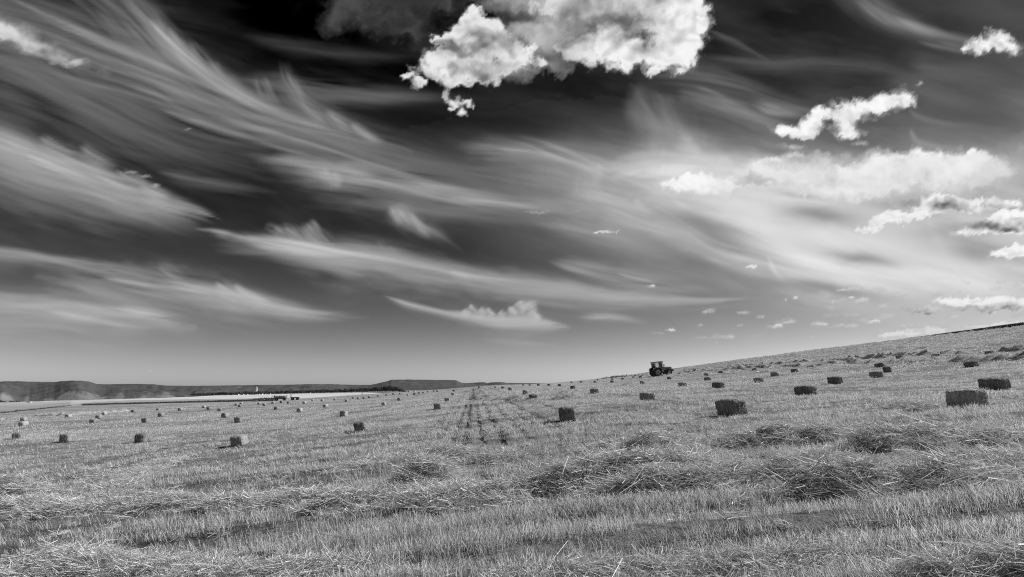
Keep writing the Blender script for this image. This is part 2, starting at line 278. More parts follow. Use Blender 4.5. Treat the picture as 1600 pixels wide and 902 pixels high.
    cu([(738, 28, 18, 14), (765, 42, 22, 14), (700, 62, 26, 10), (730, 58, 32, 22), (775, 74, 42, 28), (805, 92, 26, 24), (690, 95, 30, 18), (665, 110, 26, 15), (715, 115, 38, 20), (760, 115, 36, 16), (640, 126, 12, 7), (705, 132, 20, 12), (720, 90, 34, 26), (752, 55, 24, 18), (690, 62, 22, 8)], hi=236, lo=115, seed=63, soft=.22, scale=34, dark=[(725, 80, 40, 12, .6), (745, 112, 40, 14, .6), (785, 70, 26, 12, .45), (700, 70, 16, 8, .4), (705, 108, 12, 7, .4), (770, 60, 30, 10, .3)])
    cu([(700, 146, 8, 9), (714, 158, 15, 9), (722, 176, 10, 8), (702, 170, 9, 4), (735, 158, 8, 5)], hi=235, lo=165, seed=64, soft=.25, scale=20)
    cu([(900, 0, 90, 40), (960, 20, 84, 50), (1030, 10, 66, 55), (1072, 5, 36, 42), (950, 80, 60, 24), (1000, 96, 50, 20), (1052, 88, 34, 24), (1072, 45, 32, 32), (900, 80, 34, 14), (1000, -60, 110, 50), (1085, -30, 30, 40)], hi=248, lo=112, seed=65, soft=.2, scale=46, lightdir=(.5, .5), dark=[(930, 40, 70, 28, .85), (1000, 40, 46, 22, .6), (960, -5, 60, 18, .35), (1004, 66, 22, 9, .8), (880, 95, 30, 9, .6), (1035, -5, 30, 18, .3), (870, 60, 30, 30, .6)])
    for bx, by in ((1095, 30), (1082, 58), (1060, 112), (1018, 112), (960, 104), (838, 98), (828, 80), (652, 128), (690, 118), (745, 22)):
        cu([(bx, by, 13, 8), (bx+6, by-3, 8, 6)], hi=252, lo=200, seed=bx % 91, soft=.35, scale=14, op=.8, rough=1.1)
    cu([(1525, 72, 22, 14), (1550, 62, 24, 17), (1575, 72, 20, 14), (1508, 78, 10, 6)], hi=252, lo=190, seed=66, soft=.3, scale=22, rough=1.1)
    cu([(1230, 205, 26, 9), (1270, 198, 24, 13), (1285, 180, 14, 12), (1320, 178, 24, 20), (1325, 205, 22, 14), (1350, 170, 24, 18), (1385, 160, 28, 16), (1412, 155, 18, 14), (1250, 208, 24, 7)], hi=252, lo=185, seed=67, soft=.22, scale=24, rough=.85, dark=[(1345, 190, 26, 7, .4), (1290, 200, 14, 8, .4)])
    cu([(1432, 134, 6, 2), (1438, 131, 4, 2), (1345, 226, 14, 4), (1352, 208, 6, 3), (1240, 228, 20, 5)], hi=215, lo=190, seed=68, soft=.3, scale=12, op=.6)
    cu([(1180, 262, 22, 12), (1215, 252, 22, 9), (1245, 243, 16, 7), (1200, 275, 40, 14), (1260, 275, 60, 20), (1130, 285, 60, 18), (1080, 290, 60, 16)], hi=252, lo=215, seed=69, soft=.35, scale=26, rough=.8, op=.9)
    cu([(1172, 280, 22, 11), (1195, 284, 18, 8)], hi=165, lo=135, seed=70, soft=.4, scale=18, op=.85, crisp=.2, halo=.2)
    cu([(1330, 272, 70, 16), (1400, 255, 60, 18), (1460, 250, 70, 16), (1530, 250, 46, 12), (1440, 280, 90, 20), (1520, 275, 50, 16), (1330, 300, 90, 14), (1560, 268, 30, 14)], hi=255, lo=222, seed=71, soft=.3, scale=26, rough=.85, op=.95, crisp=.8, halo=.5, dark=[(1420, 296, 70, 7, .5), (1330, 290, 40, 6, .4), (1530, 282, 40, 6, .4)])
    cu([(1150, 262, 60, 16), (1240, 262, 70, 18), (1330, 262, 80, 20), (1430, 262, 90, 24), (1530, 262, 60, 20), (1240, 292, 110, 16), (1380, 300, 110, 16), (1500, 292, 80, 14)], hi=240, lo=210, seed=171, soft=.7, scale=50, rough=.7, op=.8, crisp=.1, halo=.5)
    cu([(1560, 285, 60, 30), (1620, 270, 80, 50), (1600, 320, 50, 16)], hi=225, lo=190, seed=172, soft=.8, scale=60, rough=.6, op=.6, crisp=.1, halo=.5)
    cu([(1470, 312, 30, 9), (1450, 325, 34, 9), (1500, 318, 26, 10), (1555, 316, 34, 10), (1580, 322, 20, 9), (1515, 328, 30, 6)], hi=244, lo=125, seed=72, soft=.2, scale=22, lightdir=(.1, -.9), rough=.8, dark=[(1478, 319, 26, 7, .9), (1560, 320, 22, 5, .4), (1500, 326, 30, 4, .4)])
    cu([(1400, 335, 26, 9), (1380, 345, 30, 8), (1350, 356, 26, 6), (1420, 342, 24, 8), (1445, 335, 16, 5)], hi=240, lo=195, seed=73, soft=.15, scale=16)
    cu([(1570, 345, 30, 12), (1540, 355, 32, 12), (1510, 364, 24, 7), (1600, 350, 34, 16), (1590, 335, 20, 7), (1660, 350, 60, 20)], hi=250, lo=112, seed=74, soft=.17, scale=24, lightdir=(.1, -.9), rough=.75, dark=[(1535, 352, 26, 9, .95), (1590, 352, 30, 6, .4)])
    cu([(1590, 388, 24, 9), (1565, 397, 20, 7), (1640, 392, 50, 14)], hi=245, lo=185, seed=75, soft=.15, scale=16)
    cu([(1480, 470, 26, 6), (1510, 478, 34, 8), (1450, 485, 30, 6), (1560, 470, 40, 8), (1600, 474, 40, 10), (1560, 484, 50, 5), (1680, 470, 60, 14)], hi=240, lo=135, seed=76, soft=.22, scale=22, lightdir=(.1, -.9), rough=.8, dark=[(1445, 486, 34, 4, .7), (1560, 483, 46, 4, .7), (1500, 483, 20, 3, .5)])
    cu([(945, 363, 14, 3), (935, 365, 10, 2), (960, 361, 8, 2)], hi=225, lo=200, seed=77, soft=.3, scale=9)
    for i, (x, y, rx, ry, op) in enumerate([(1174, 417, 13, 3, 1), (1018, 447, 7, 2, .9), (1048, 516, 9, 2, .9), (1028, 521, 12, 2, .5), (1212, 510, 14, 3.5, .9), (1188, 495, 7, 2.5, .6), (1243, 466, 6, 2.2, .9), (1227, 468, 4, 1.5, .7), (1331, 465, 6, 2, 1), (1300, 472, 4, 3, .7), (1300, 480, 16, 3, .5), (1280, 507, 16, 4, .7), (1310, 508, 12, 2.5, .6), (1364, 503, 16, 3, .9), (1330, 492, 26, 4, .35), (1380, 495, 26, 5, .4), (1116, 536, 7, 1.5, .4), (1175, 532, 12, 1.5, .3), (1265, 527, 10, 1.5, .4), (1330, 523, 20, 1.5, .35), (1290, 512, 30, 2, .3), (233, 581, 7, 1.5, .45), (1200, 250, 4, 2, .5), (294, 202, 7, 2, .4), (225, 276, 14, 3, .45), (242, 290, 9, 2.5, .4), (205, 270, 12, 2.5, .35), (840, 333, 22, 2.5, .4), (900, 331, 12, 1.5, .3)]):
        cu([(x, y, rx, ry), (x+rx*.3, y-ry*.5, rx*.4, ry*.8)], hi=228, lo=205, seed=80+i, soft=.35, scale=max(rx*.6, 6), op=op, rough=.7)
    cu([(1430, 520, 40, 6), (1465, 513, 22, 5), (1490, 522, 40, 6), (1400, 524, 30, 4), (1540, 512, 40, 5), (1578, 506, 20, 5), (1620, 510, 50, 7)], hi=222, lo=185, seed=120, soft=.2, scale=16, rough=.8, op=.85)
    rs = np.random.RandomState(4)
    for i in range(46):                               # ranks of small flat cumulus low over the slope
        x = rs.uniform(1090, 1640); y = 532-rs.uniform(0, 1)**1.3*78-(x-1090)*.03; r = rs.uniform(5, 19)*(1 if y < 505 else .8)
        cu([(x, y, r, r*.2+.8), (x+r*.4, y-r*.12, r*.5, r*.2+.8), (x-r*.5, y+.5, r*.5, r*.14+.6)], hi=222, lo=188, seed=300+i, soft=.5, scale=max(r*.8, 7), op=rs.uniform(.25, .75), rough=.8, crisp=.4)
    return A, T, C
# ---------------------------------------------------------------- helpers
def tag(o, label=None, cat=None, group=None, kind=None):
    if label: o['label'] = label
    if cat: o['category'] = cat
    if group: o['group'] = group
    if kind: o['kind'] = kind
    return o
def mesh_from(name, V, Fc, mats=(), smooth=False, attrs=None):
    me = bpy.data.meshes.new(name); V = np.asarray(V, np.float32); Fc = np.asarray(Fc, np.int32)
    me.vertices.add(len(V)); me.vertices.foreach_set('co', V.ravel())
    k = Fc.shape[1]; me.loops.add(Fc.size); me.loops.foreach_set('vertex_index', Fc.ravel())
    me.polygons.add(len(Fc)); me.polygons.foreach_set('loop_start', np.arange(0, Fc.size, k, dtype=np.int32))
    me.polygons.foreach_set('loop_total', np.full(len(Fc), k, np.int32))
    if smooth: me.polygons.foreach_set('use_smooth', np.ones(len(Fc), bool))
    me.update(calc_edges=True)
    for m in mats: me.materials.append(m)
    for an, av in (attrs or {}).items():
        a = me.attributes.new(an, 'FLOAT', 'POINT'); a.data.foreach_set('value', np.asarray(av, np.float32))
    return me
def link(name, me, parent=None):
    o = bpy.data.objects.new(name, me); COL.objects.link(o)
    if parent is not None: o.parent = parent
    return o
def empty(name, loc=(0, 0, 0), rot=(0, 0, 0)):
    o = bpy.data.objects.new(name, None); COL.objects.link(o); o.location = loc; o.rotation_euler = rot
    o.empty_display_size = .2; return o
def grid_faces(nr, nc, wrap=False):
    i = np.arange(nr-1)[:, None]; j = np.arange(nc if wrap else nc-1)[None, :]; j1 = (j+1) % nc
    return np.stack([i*nc+j, i*nc+j1, (i+1)*nc+j1, (i+1)*nc+j], -1).reshape(-1, 4)
class MB:
    """collects boxes, bars and lathes, then links them as one mesh object"""
    def __init__(s): s.V = []; s.F = []
    def add(s, V, Fs):
        n = len(s.V); s.V += [tuple(v) for v in V]; s.F += [tuple(i+n for i in f) for f in Fs]; return s
    def box(s, c, d, rot=None, taper=1.):
        V = []
        for z in (-.5, .5):
            t = taper if z > 0 else 1
            for x, y in ((-.5, -.5), (.5, -.5), (.5, .5), (-.5, .5)):
                p = Vector((x*d[0]*t, y*d[1]*t, z*d[2]))
                if rot: p = Euler(rot).to_matrix() @ p
                V.append(p+Vector(c))
        return s.add(V, [(3, 2, 1, 0), (4, 5, 6, 7), (0, 1, 5, 4), (1, 2, 6, 5), (2, 3, 7, 6), (3, 0, 4, 7)])
    def bar(s, a, b, r, n=6, r2=None):
        a = Vector(a); b = Vector(b); d = (b-a).normalized(); r2 = r if r2 is None else r2
        x = d.orthogonal().normalized(); y = d.cross(x); V = []
        for p, q in ((a, r), (b, r2)):
            for i in range(n):
                t = 2*math.pi*i/n; V.append(p+(x*math.cos(t)+y*math.sin(t))*q)
        return s.add(V, [(i, (i+1) % n, n+(i+1) % n, n+i) for i in range(n)]+[tuple(range(n-1, -1, -1)), tuple(range(n, 2*n))])
    def ring(s, c, prof, n=24):
        """lathe about the local Y axis through c; prof: (radius, y)"""
        m = len(prof); V = []
        for i in range(n):
            t = 2*math.pi*i/n
            for r, y in prof: V.append((c[0]+r*math.cos(t), c[1]+y, c[2]+r*math.sin(t)))
        return s.add(V, [(i*m+k, i*m+(k+1) % m, ((i+1) % n)*m+(k+1) % m, ((i+1) % n)*m+k) for i in range(n) for k in range(m)])
    def prism(s, pts, y0, y1):
        n = len(pts); V = [(x, y0, z) for x, z in pts]+[(x, y1, z) for x, z in pts]
        return s.add(V, [(i, (i+1) % n, n+(i+1) % n, n+i) for i in range(n)]+[tuple(range(n-1, -1, -1)), tuple(range(n, 2*n))])
    def mesh(s, name, mat, bevel=0):
        bm = bmesh.new(); vs = [bm.verts.new(v) for v in s.V]
        for f in s.F:
            try: bm.faces.new([vs[i] for i in f])
            except ValueError: pass
        bmesh.ops.recalc_face_normals(bm, faces=bm.faces)
        if bevel: bmesh.ops.bevel(bm, geom=list(bm.edges), offset=bevel, segments=2, affect='EDGES', profile=.6)
        me = bpy.data.meshes.new(name); bm.to_mesh(me); bm.free(); me.materials.append(mat); return me
    def build(s, name, mat, parent=None, bevel=0): return link(name, s.mesh(name, mat, bevel), parent)

# ---------------------------------------------------------------- materials (everything is a grey: a black and white place)
class NT:
    def __init__(s, name):
        s.m = bpy.data.materials.new(name); s.m.use_nodes = True; s.t = s.m.node_tree; s.t.nodes.clear()
        s.out = s.t.nodes.new('ShaderNodeOutputMaterial')
    def n(s, typ, **k):
        x = s.t.nodes.new(typ)
        for a, b in k.items(): setattr(x, a, b)
        return x
    def l(s, a, b): s.t.links.new(a, b)
    def val(s, sock, v):
        if hasattr(v, 'is_output') or hasattr(v, 'links'): s.l(v, sock)
        else: sock.default_value = v
    def math(s, op, a, b=0., c=None, clamp=False):
        x = s.n('ShaderNodeMath', operation=op); x.use_clamp = clamp
        s.val(x.inputs[0], a); s.val(x.inputs[1], b)
        if c is not None: s.val(x.inputs[2], c)
        return x.outputs[0]
    def attr(s, name): return s.n('ShaderNodeAttribute', attribute_name=name).outputs['Fac']
    def coord(s, which='Object', scale=(1, 1, 1), rot=(0, 0, 0)):
        c = s.n('ShaderNodeTexCoord'); m = s.n('ShaderNodeMapping'); s.l(c.outputs[which], m.inputs[0])
        m.inputs['Scale'].default_value = scale; m.inputs['Rotation'].default_value = rot; return m.outputs[0]
    def noise(s, vec, scale, detail=4, rough=.55, dist=0.):
        x = s.n('ShaderNodeTexNoise'); s.l(vec, x.inputs['Vector']); x.inputs['Scale'].default_value = scale
        x.inputs['Detail'].default_value = detail; x.inputs['Roughness'].default_value = rough; x.inputs['Distortion'].default_value = dist
        return x.outputs[0]
    def ramp(s, v, a, b, lo=0., hi=1.):
        x = s.n('ShaderNodeMapRange'); x.clamp = True; s.l(v, x.inputs[0]); x.inputs[1].default_value = a; x.inputs[2].default_value = b
        x.inputs[3].default_value = lo; x.inputs[4].default_value = hi; return x.outputs[0]
    def bump(s, h, strength=.5, dist=.02):
        x = s.n('ShaderNodeBump'); s.l(h, x.inputs['Height']); x.inputs['Strength'].default_value = strength; x.inputs['Distance'].default_value = dist
        return x.outputs[0]
    def diffuse(s, col, rough=.9, normal=None, trans=0., spec=.2, metal=0.):
        p = s.n('ShaderNodeBsdfPrincipled'); s.val(p.inputs['Base Color'], col if not isinstance(col, float) else (col, col, col, 1))
        s.val(p.inputs['Roughness'], rough); p.inputs['Specular IOR Level'].default_value = spec; p.inputs['Metallic'].default_value = metal
        if normal is not None: s.l(normal, p.inputs['Normal'])
        r = p.outputs[0]
        if trans:
            t = s.n('ShaderNodeBsdfTranslucent'); s.val(t.inputs[0], col if not isinstance(col, float) else (col, col, col, 1))
            m = s.n('ShaderNodeMixShader'); m.inputs[0].default_value = trans; s.l(r, m.inputs[1]); s.l(t.outputs[0], m.inputs[2]); r = m.outputs[0]
        s.l(r, s.out.inputs[0]); return s.m
def plain(name, g, rough=.6, spec=.4, metal=0., var=.25, scale=6.):
    t = NT(name); v = t.coord('Object'); n = t.noise(v, scale, 5); c = t.math('MULTIPLY', t.ramp(n, .3, .7, 1-var, 1+var), g)
    return t.diffuse(c, rough, None, 0, spec, metal)
M = {}
def build_materials():
    # straw: every stalk or clump has its own tone
    for name, lo, hi, tr in (('stubble_straw', .17, .98, .40), ('loose_straw', .25, .96, .25), ('crop_leaf', .05, .13, .25)):
        t = NT(name); oi = t.n('ShaderNodeObjectInfo'); v = t.coord('Generated', (1, 1, 1)); co = t.coord('Object', (1, 1, 1))
        n = t.noise(co, 55, 2)
        r = t.math('ADD', t.math('MULTIPLY', oi.outputs['Random'], .3), t.math('MULTIPLY', t.attr('shade'), .75))
        M[name] = t.diffuse(t.ramp(r, .05, 1.0, lo, hi), .55, None, tr, .35)
    t = NT('bale_straw'); co = t.coord('Object', (1, 1, 1)); oi = t.n('ShaderNodeObjectInfo')
    fl = t.noise(t.coord('Object', (2.2, 13, 4)), 1., 3, .6, .5); fin = t.noise(t.coord('Object', (9, 30, 16)), 1., 4, .7)
    r = t.math('ADD', t.math('MULTIPLY', fl, .5), t.math('MULTIPLY', fin, .5)); r = t.math('ADD', r, t.math('MULTIPLY', t.math('SUBTRACT', oi.outputs['Random'], .35), .16))
    M['bale_straw'] = t.diffuse(t.ramp(r, .36, .70, .06, .45), .85, t.bump(r, .9, .03), 0, .1)
    t = NT('matted_straw'); co = t.coord('Object'); n = t.noise(t.coord('Object', (1, 1, 1.5)), 14, 6, .75, .8)
    M['matted'] = t.diffuse(t.ramp(n, .36, .66, .07, .7), .9, t.bump(n, 1., .06), 0, .1)
    M['twine'] = plain('twine', .35, .8, .2)
    # ground
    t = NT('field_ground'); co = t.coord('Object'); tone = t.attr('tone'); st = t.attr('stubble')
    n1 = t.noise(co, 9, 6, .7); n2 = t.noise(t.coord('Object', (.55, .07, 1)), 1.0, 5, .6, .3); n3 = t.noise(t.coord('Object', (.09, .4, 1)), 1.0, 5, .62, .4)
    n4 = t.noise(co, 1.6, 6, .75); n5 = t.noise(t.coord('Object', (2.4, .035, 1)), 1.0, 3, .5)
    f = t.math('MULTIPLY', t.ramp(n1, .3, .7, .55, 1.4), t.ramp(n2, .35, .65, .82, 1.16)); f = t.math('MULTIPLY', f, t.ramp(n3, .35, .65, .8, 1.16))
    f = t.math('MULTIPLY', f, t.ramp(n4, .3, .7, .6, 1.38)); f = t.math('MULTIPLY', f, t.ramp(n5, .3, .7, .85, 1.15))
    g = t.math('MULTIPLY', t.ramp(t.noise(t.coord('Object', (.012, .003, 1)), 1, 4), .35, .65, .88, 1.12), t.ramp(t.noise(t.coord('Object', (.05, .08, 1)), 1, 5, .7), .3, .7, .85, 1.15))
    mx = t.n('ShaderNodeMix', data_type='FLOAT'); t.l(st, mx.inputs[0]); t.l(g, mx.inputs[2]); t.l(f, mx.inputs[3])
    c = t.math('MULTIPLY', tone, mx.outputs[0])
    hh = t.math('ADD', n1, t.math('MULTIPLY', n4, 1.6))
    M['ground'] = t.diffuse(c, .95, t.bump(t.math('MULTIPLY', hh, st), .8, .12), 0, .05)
    # hills
    t = NT('hill_scrub'); co = t.coord('Object'); er = t.attr('bare'); n = t.noise(co, .012, 8, .7); n2 = t.noise(co, .004, 5, .6)
    m_ = t.math('ADD', er, t.math('MULTIPLY', t.math('SUBTRACT', n, .5), 1.1)); m_ = t.math('ADD', m_, t.math('MULTIPLY', t.math('SUBTRACT', n2, .5), .9))
    m_ = t.ramp(m_, .3, .75, 0, 1)
    c = t.math('ADD', t.math('MULTIPLY', m_, t.ramp(n, .3, .7, .10, .19)), t.math('MULTIPLY', t.math('SUBTRACT', 1., m_), t.ramp(t.noise(co, .03, 6, .8), .3, .7, .038, .085)))
    M['hill'] = t.diffuse(c, .95, t.bump(t.noise(co, .03, 6, .8), .8, 6.), 0, .05)
    t = NT('tree_leaf'); oi = t.n('ShaderNodeObjectInfo'); n = t.noise(t.coord('Object'), 1.2, 4, .7)
    M['leaf'] = t.diffuse(t.math('MULTIPLY', t.ramp(n, .3, .7, .035, .10), t.ramp(oi.outputs['Random'], 0, 1, .8, 1.3)), .9, None, .15, .1)
    M['bark'] = plain('bark', .12, .9, .1)
    M['wall'] = plain('pale_render_wall', .72, .9, .1, 0, .12, .4); M['roof'] = plain('roof_tiles', .30, .9, .1, 0, .2, 1.)
    M['stone'] = plain('pale_stone', .4, .9, .1, 0, .15, .3); M['window'] = plain('dark_window', .04, .2, .5)
    M['paint'] = plain('tractor_paint', .17, .38, .5, 0, .2, 3); M['paint_light'] = plain('cab_panel_paint', .42, .4, .5, 0, .1, 3)
    M['rubber'] = plain('tyre_rubber', .028, .85, .3, 0, .3, 9); M['rim'] = plain('wheel_rim_paint', .38, .5, .4); M['metal'] = plain('dark_metal', .07, .5, .5, .3)
    M['lamp'] = plain('lamp_lens', .7, .15, .6); M['wood'] = plain('weathered_wood', .13, .9, .1); M['seat'] = plain('seat_fabric', .03, .9, .1)
    t = NT('cab_glass'); g_ = t.n('ShaderNodeBsdfGlossy'); g_.inputs['Roughness'].default_value = .03; g_.inputs[0].default_value = (.8, .8, .8, 1)
    tr = t.n('ShaderNodeBsdfTransparent'); tr.inputs[0].default_value = (.9, .9, .9, 1); fr = t.n('ShaderNodeFresnel'); fr.inputs[0].default_value = 1.5
    mxs = t.n('ShaderNodeMixShader'); t.l(fr.outputs[0], mxs.inputs[0]); t.l(tr.outputs[0], mxs.inputs[1]); t.l(g_.outputs[0], mxs.inputs[2]); t.l(mxs.outputs[0], t.out.inputs[0]); M['glass'] = t.m
    # the clouded sky: clear where there is no cloud (the daylight sky behind shows), glowing where there is
    t = NT('sky_clouds'); cov = t.attr('cover'); tn = t.attr('tone'); cr = t.attr('crisp'); co = t.coord('Object', (1/18000.,)*3)
    n = t.noise(co, 60, 7, .72); n2 = t.noise(co, 190, 4, .75)
    d = t.math('ADD', t.math('MULTIPLY', t.math('SUBTRACT', n, .5), .9), t.math('MULTIPLY', t.math('SUBTRACT', n2, .5), .7))
    edge = t.math('MULTIPLY', t.math('MULTIPLY', cov, t.math('SUBTRACT', 1., cov)), 4.)
    a = t.math('ADD', cov, t.math('MULTIPLY', t.math('MULTIPLY', d, cr), edge), clamp=True)
    tt = t.math('MULTIPLY', tn, t.math('ADD', 1., t.math('MULTIPLY', t.math('MULTIPLY', d, cr), .25)))
    em = t.n('ShaderNodeEmission'); t.l(tt, em.inputs[0]); tr = t.n('ShaderNodeBsdfTransparent')
    mxs = t.n('ShaderNodeMixShader'); t.l(a, mxs.inputs[0]); t.l(tr.outputs[0], mxs.inputs[1]); t.l(em.outputs[0], mxs.inputs[2]); t.l(mxs.outputs[0], t.out.inputs[0])
    t.m.cycles.emission_sampling = 'NONE'; M['sky'] = t.m
build_materials()

# ---------------------------------------------------------------- sky dome with its clouds
def build_sky():
    D = math.radians
    az = np.r_[np.arange(-180, -44, 4.), np.arange(-44, 44, .115), np.arange(44, 180, 4.)]
    el = np.r_[-1.5, np.arange(-.5, 42, .115), np.arange(42.5, 90, 3.), 90.]
    A_, E_ = np.meshgrid(np.radians(az)+YAW, np.radians(el))
    x = np.cos(E_)*np.sin(A_); y = np.cos(E_)*np.cos(A_); z = np.sin(E_)
    cp, s_ = math.cos(PITCH), math.sin(PITCH)
    right = x*math.cos(YAW)-y*math.sin(YAW); fw = x*math.sin(YAW)+y*math.cos(YAW)
    dep = fw*cp+z*s_; upc = z*cp-fw*s_
    dm = np.maximum(dep, .35); X = 800+F*right/dm; Y = 451-F*upc/dm
    c, t, k = paint_clouds(X.ravel(), Y.ravel())
    # beyond the view the thin cloud goes on, evenly
    out = sstep(900, 1500, np.abs(X.ravel()-800))+sstep(80, 500, -Y.ravel())+sstep(.5, .38, dep.ravel()); out = np.clip(out, 0, 1)
    q = fbm((np.degrees(A_)/14).ravel(), (np.degrees(E_)/5).ravel(), 4)
    ge = np.clip((q-.35)*1.1, 0, .5)*sstep(-2, 12, np.degrees(E_).ravel())
    c = c*(1-out)+ge*out; t = t*(1-out)+165*out; k = k*(1-out)
    P = np.stack([x, y, z], -1).reshape(-1, 3)*18000
    me = mesh_from('sky', P, grid_faces(len(el), len(az)), [M['sky']], True, {'cover': np.clip(c, 0, 1), 'tone': (np.clip(t, 0, 255)/255)**2.2/1.474, 'crisp': k})
    tag(link('sky', me), 'dark sky swept by thin streaked clouds and bright puffs', kind='structure')
build_sky()

# ---------------------------------------------------------------- ground sheet
def polar_edge(pts, rmax=6000):
    q = [spot(px, py, rmax) for px, py in pts]; q = [p for p in q if p]
    a = np.array([math.atan2(p[0], p[1]) for p in q]); r = np.array([math.hypot(p[0], p[1]) for p in q]); i = np.argsort(a); return a[i], r[i]
EDGE = polar_edge([(-160, 666), (-60, 656), (0, 646.5), (60, 640), (110, 635), (160, 633.5), (200, 632), (300, 629.5), (400, 627.5), (430, 626.5)])
EDGE = (np.r_[-3.2, EDGE[0], math.radians(-14), math.radians(-8), math.radians(3)], np.r_[EDGE[1][0], EDGE[1], 232, 262, 420])
EDGE2 = polar_edge([(-160, 632), (0, 629.5), (60, 628), (130, 624.5), (200, 621), (300, 619), (370, 617.5), (560, 613.5), (632, 612.2)])
EDGE2 = (np.r_[-3.2, EDGE2[0], 3.2], np.r_[EDGE2[1][0], EDGE2[1], EDGE2[1][-1]])
EDGEM = polar_edge([(-160, 656), (0, 643), (110, 633.5), (150, 629), (200, 626), (290, 624.5), (420, 622), (560, 617.5)])
def build_ground():
    r = [0.6]
    while r[-1] < 14000: r.append(r[-1]*(1.012 if r[-1] < 2500 else 1.03)+.004)
    r = np.array(r); az = np.r_[np.arange(-180, -46, 4.), np.arange(-46, 48, .2), np.arange(48, 180, 4.)]
    R, A_ = np.meshgrid(r, np.radians(az), indexing='ij'); A_ = A_+YAW; u = R*np.sin(A_); v = R*np.cos(A_)
    z = height(u.ravel(), v.ravel())
    a = A_.ravel(); a = (a+math.pi) % (2*math.pi)-math.pi; rr = R.ravel(); U = u.ravel(); V = v.ravel()
    e1 = np.interp(a, *EDGE); e2 = np.interp(a, *EDGE2); em = np.interp(a, *EDGEM)
    fld = 1-sstep(-.004, .004, (rr-e1)/e1)
    wob = (fbm(U/40, V/120, 3)-.5)
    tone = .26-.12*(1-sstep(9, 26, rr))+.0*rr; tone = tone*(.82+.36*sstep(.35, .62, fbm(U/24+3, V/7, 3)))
    tone = np.where(rr > e1, .30+.03*wob, tone)
    tone = np.where((rr > em*(1+wob*.05)) & (rr > e1), .38+.13*sstep(-.5, -.36, a)+.2*wob, tone)
    left = (a < math.atan2(-.56, 1)) & (rr > e1)
    tone = np.where(left & (rr < e2*.45), .27, tone); tone = np.where(left & (rr > e2*.45), .34, tone)
    # dark weedy ditch along the pale parcel
    tone = np.where((rr > e1) & (rr < e1*1.05) & (a > -.505) & (a < -.31), .10, tone)
    tone = np.where((np.abs(rr/em-1) < .03) & (a > -.55) & (a < -.36), .2, tone)
    tone = np.where((rr > e2*(.95-.07*sstep(-.56, -.52, a))) & (rr < e2*1.0) & (a > -.565) & (a < -.50), .62, tone)
    tone = np.where(rr > e2*1.03, .17+.12*wob, tone)
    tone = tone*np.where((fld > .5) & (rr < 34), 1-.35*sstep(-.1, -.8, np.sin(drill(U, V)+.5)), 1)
    st = fld
    # wheel tracks and drill gaps that run away from the camera
    def line(u0, wd, v0, v1, k, sl=0.):
        d = np.exp(-((U-u0-sl*V)/wd)**2)*sstep(v0-2, v0+2, V)*(1-sstep(v1*.8, v1, V)); return 1-k*d
    tr = np.ones(len(rr))
    for u0, wd, v0, v1, k in TRACKS: tr = tr*line(u0, wd, v0, v1, k)
    tone = tone*np.where(fld > .5, tr**1.3, 1)
    z = z+.05*(tr-1)*(rr > 8)
    P = np.stack([U, V, z], -1)
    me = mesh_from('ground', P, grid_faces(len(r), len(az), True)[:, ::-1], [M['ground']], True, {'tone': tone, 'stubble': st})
    tag(link('ground', me), 'sloping harvested stubble field and the flat pale farmland beyond it', kind='structure')
TRACKS = [(-.56, .09, 17, 90, .92), (-.20, .10, 16, 130, 1.), (.27, .09, 17, 90, .92), (.82, .10, 17, 140, .95), (1.5, .09, 19, 70, .8), (-1.05, .08, 19, 70, .6), (2.1, .08, 22, 70, .5), (2.7, .16, 20, 200, .55), (4.3, .16, 30, 220, .7), (-1.6, .2, 20, 200, .4), (0., .3, 60, 240, .6), (1.5, .3, 60, 240, .6),
          (-12, .3, 25, 200, .3), (-13.8, .3, 25, 200, .3), (-24, .35, 25, 200, .3), (-26, .35, 25, 200, .3), (-40, .4, 35, 200, .3), (-42, .4, 35, 200, .3), (9.5, .3, 30, 200, .3), (11.3, .3, 30, 200, .3)]
build_ground()
# ---------------------------------------------------------------- scattering of stalks
def stalks(n, spread, hmin, hmax, wd, lean, curve=.2, flat=0., segs=2, rs=None):
    """n thin stalks in one mesh: upright stubble (flat=0) or tangled loose straw (flat=1)"""
    rs = rs or RNG; V = []; Fc = []; Sh = []
    for i in range(n):
        a = rs.rand()*6.283; rr = spread*math.sqrt(rs.rand()); p = np.array([rr*math.cos(a), rr*math.sin(a), -.01])
        h = hmin+(hmax-hmin)*rs.rand(); b = rs.rand()*6.283
        if flat:
            tilt = rs.uniform(-.35, .55)*(1 if rs.rand() < .8 else 2); d = np.array([math.cos(b)*math.cos(tilt), math.sin(b)*math.cos(tilt), math.sin(tilt)])
            p = p-d*h*.5+np.array([0, 0, rs.rand()*flat])
        else:
            d = np.array([lean[0]+rs.normal(0, .22), lean[1]+rs.normal(0, .22), 1.]); d /= np.linalg.norm(d)
        side = np.cross(d, [rs.normal(), rs.normal(), rs.normal()*.4+.01]); side /= np.linalg.norm(side)+1e-9
        bend = np.array([rs.normal(), rs.normal(), -abs(rs.normal())*.6])*curve*h
        b0 = len(V); Sh += [rs.rand()]*(2*segs+2)
        for k in range(segs+1):
            t = k/segs; q = p+d*h*t+bend*t*t; ww = wd*(1-.45*t)*(.7+.6*(i % 3)/2)
            V.append(q-side*ww/2); V.append(q+side*ww/2)
        for k in range(segs): Fc.append((b0+2*k, b0+2*k+1, b0+2*k+3, b0+2*k+2))
    return V, Fc, Sh
def variants(name, k, mat, **kw):
    c = bpy.data.collections.new(name)
    for i in range(k):
        V, Fc, Sh = stalks(**kw); o = bpy.data.objects.new(name, mesh_from(name, V, Fc, [mat], attrs={'shade': Sh})); c.objects.link(o)
    return c
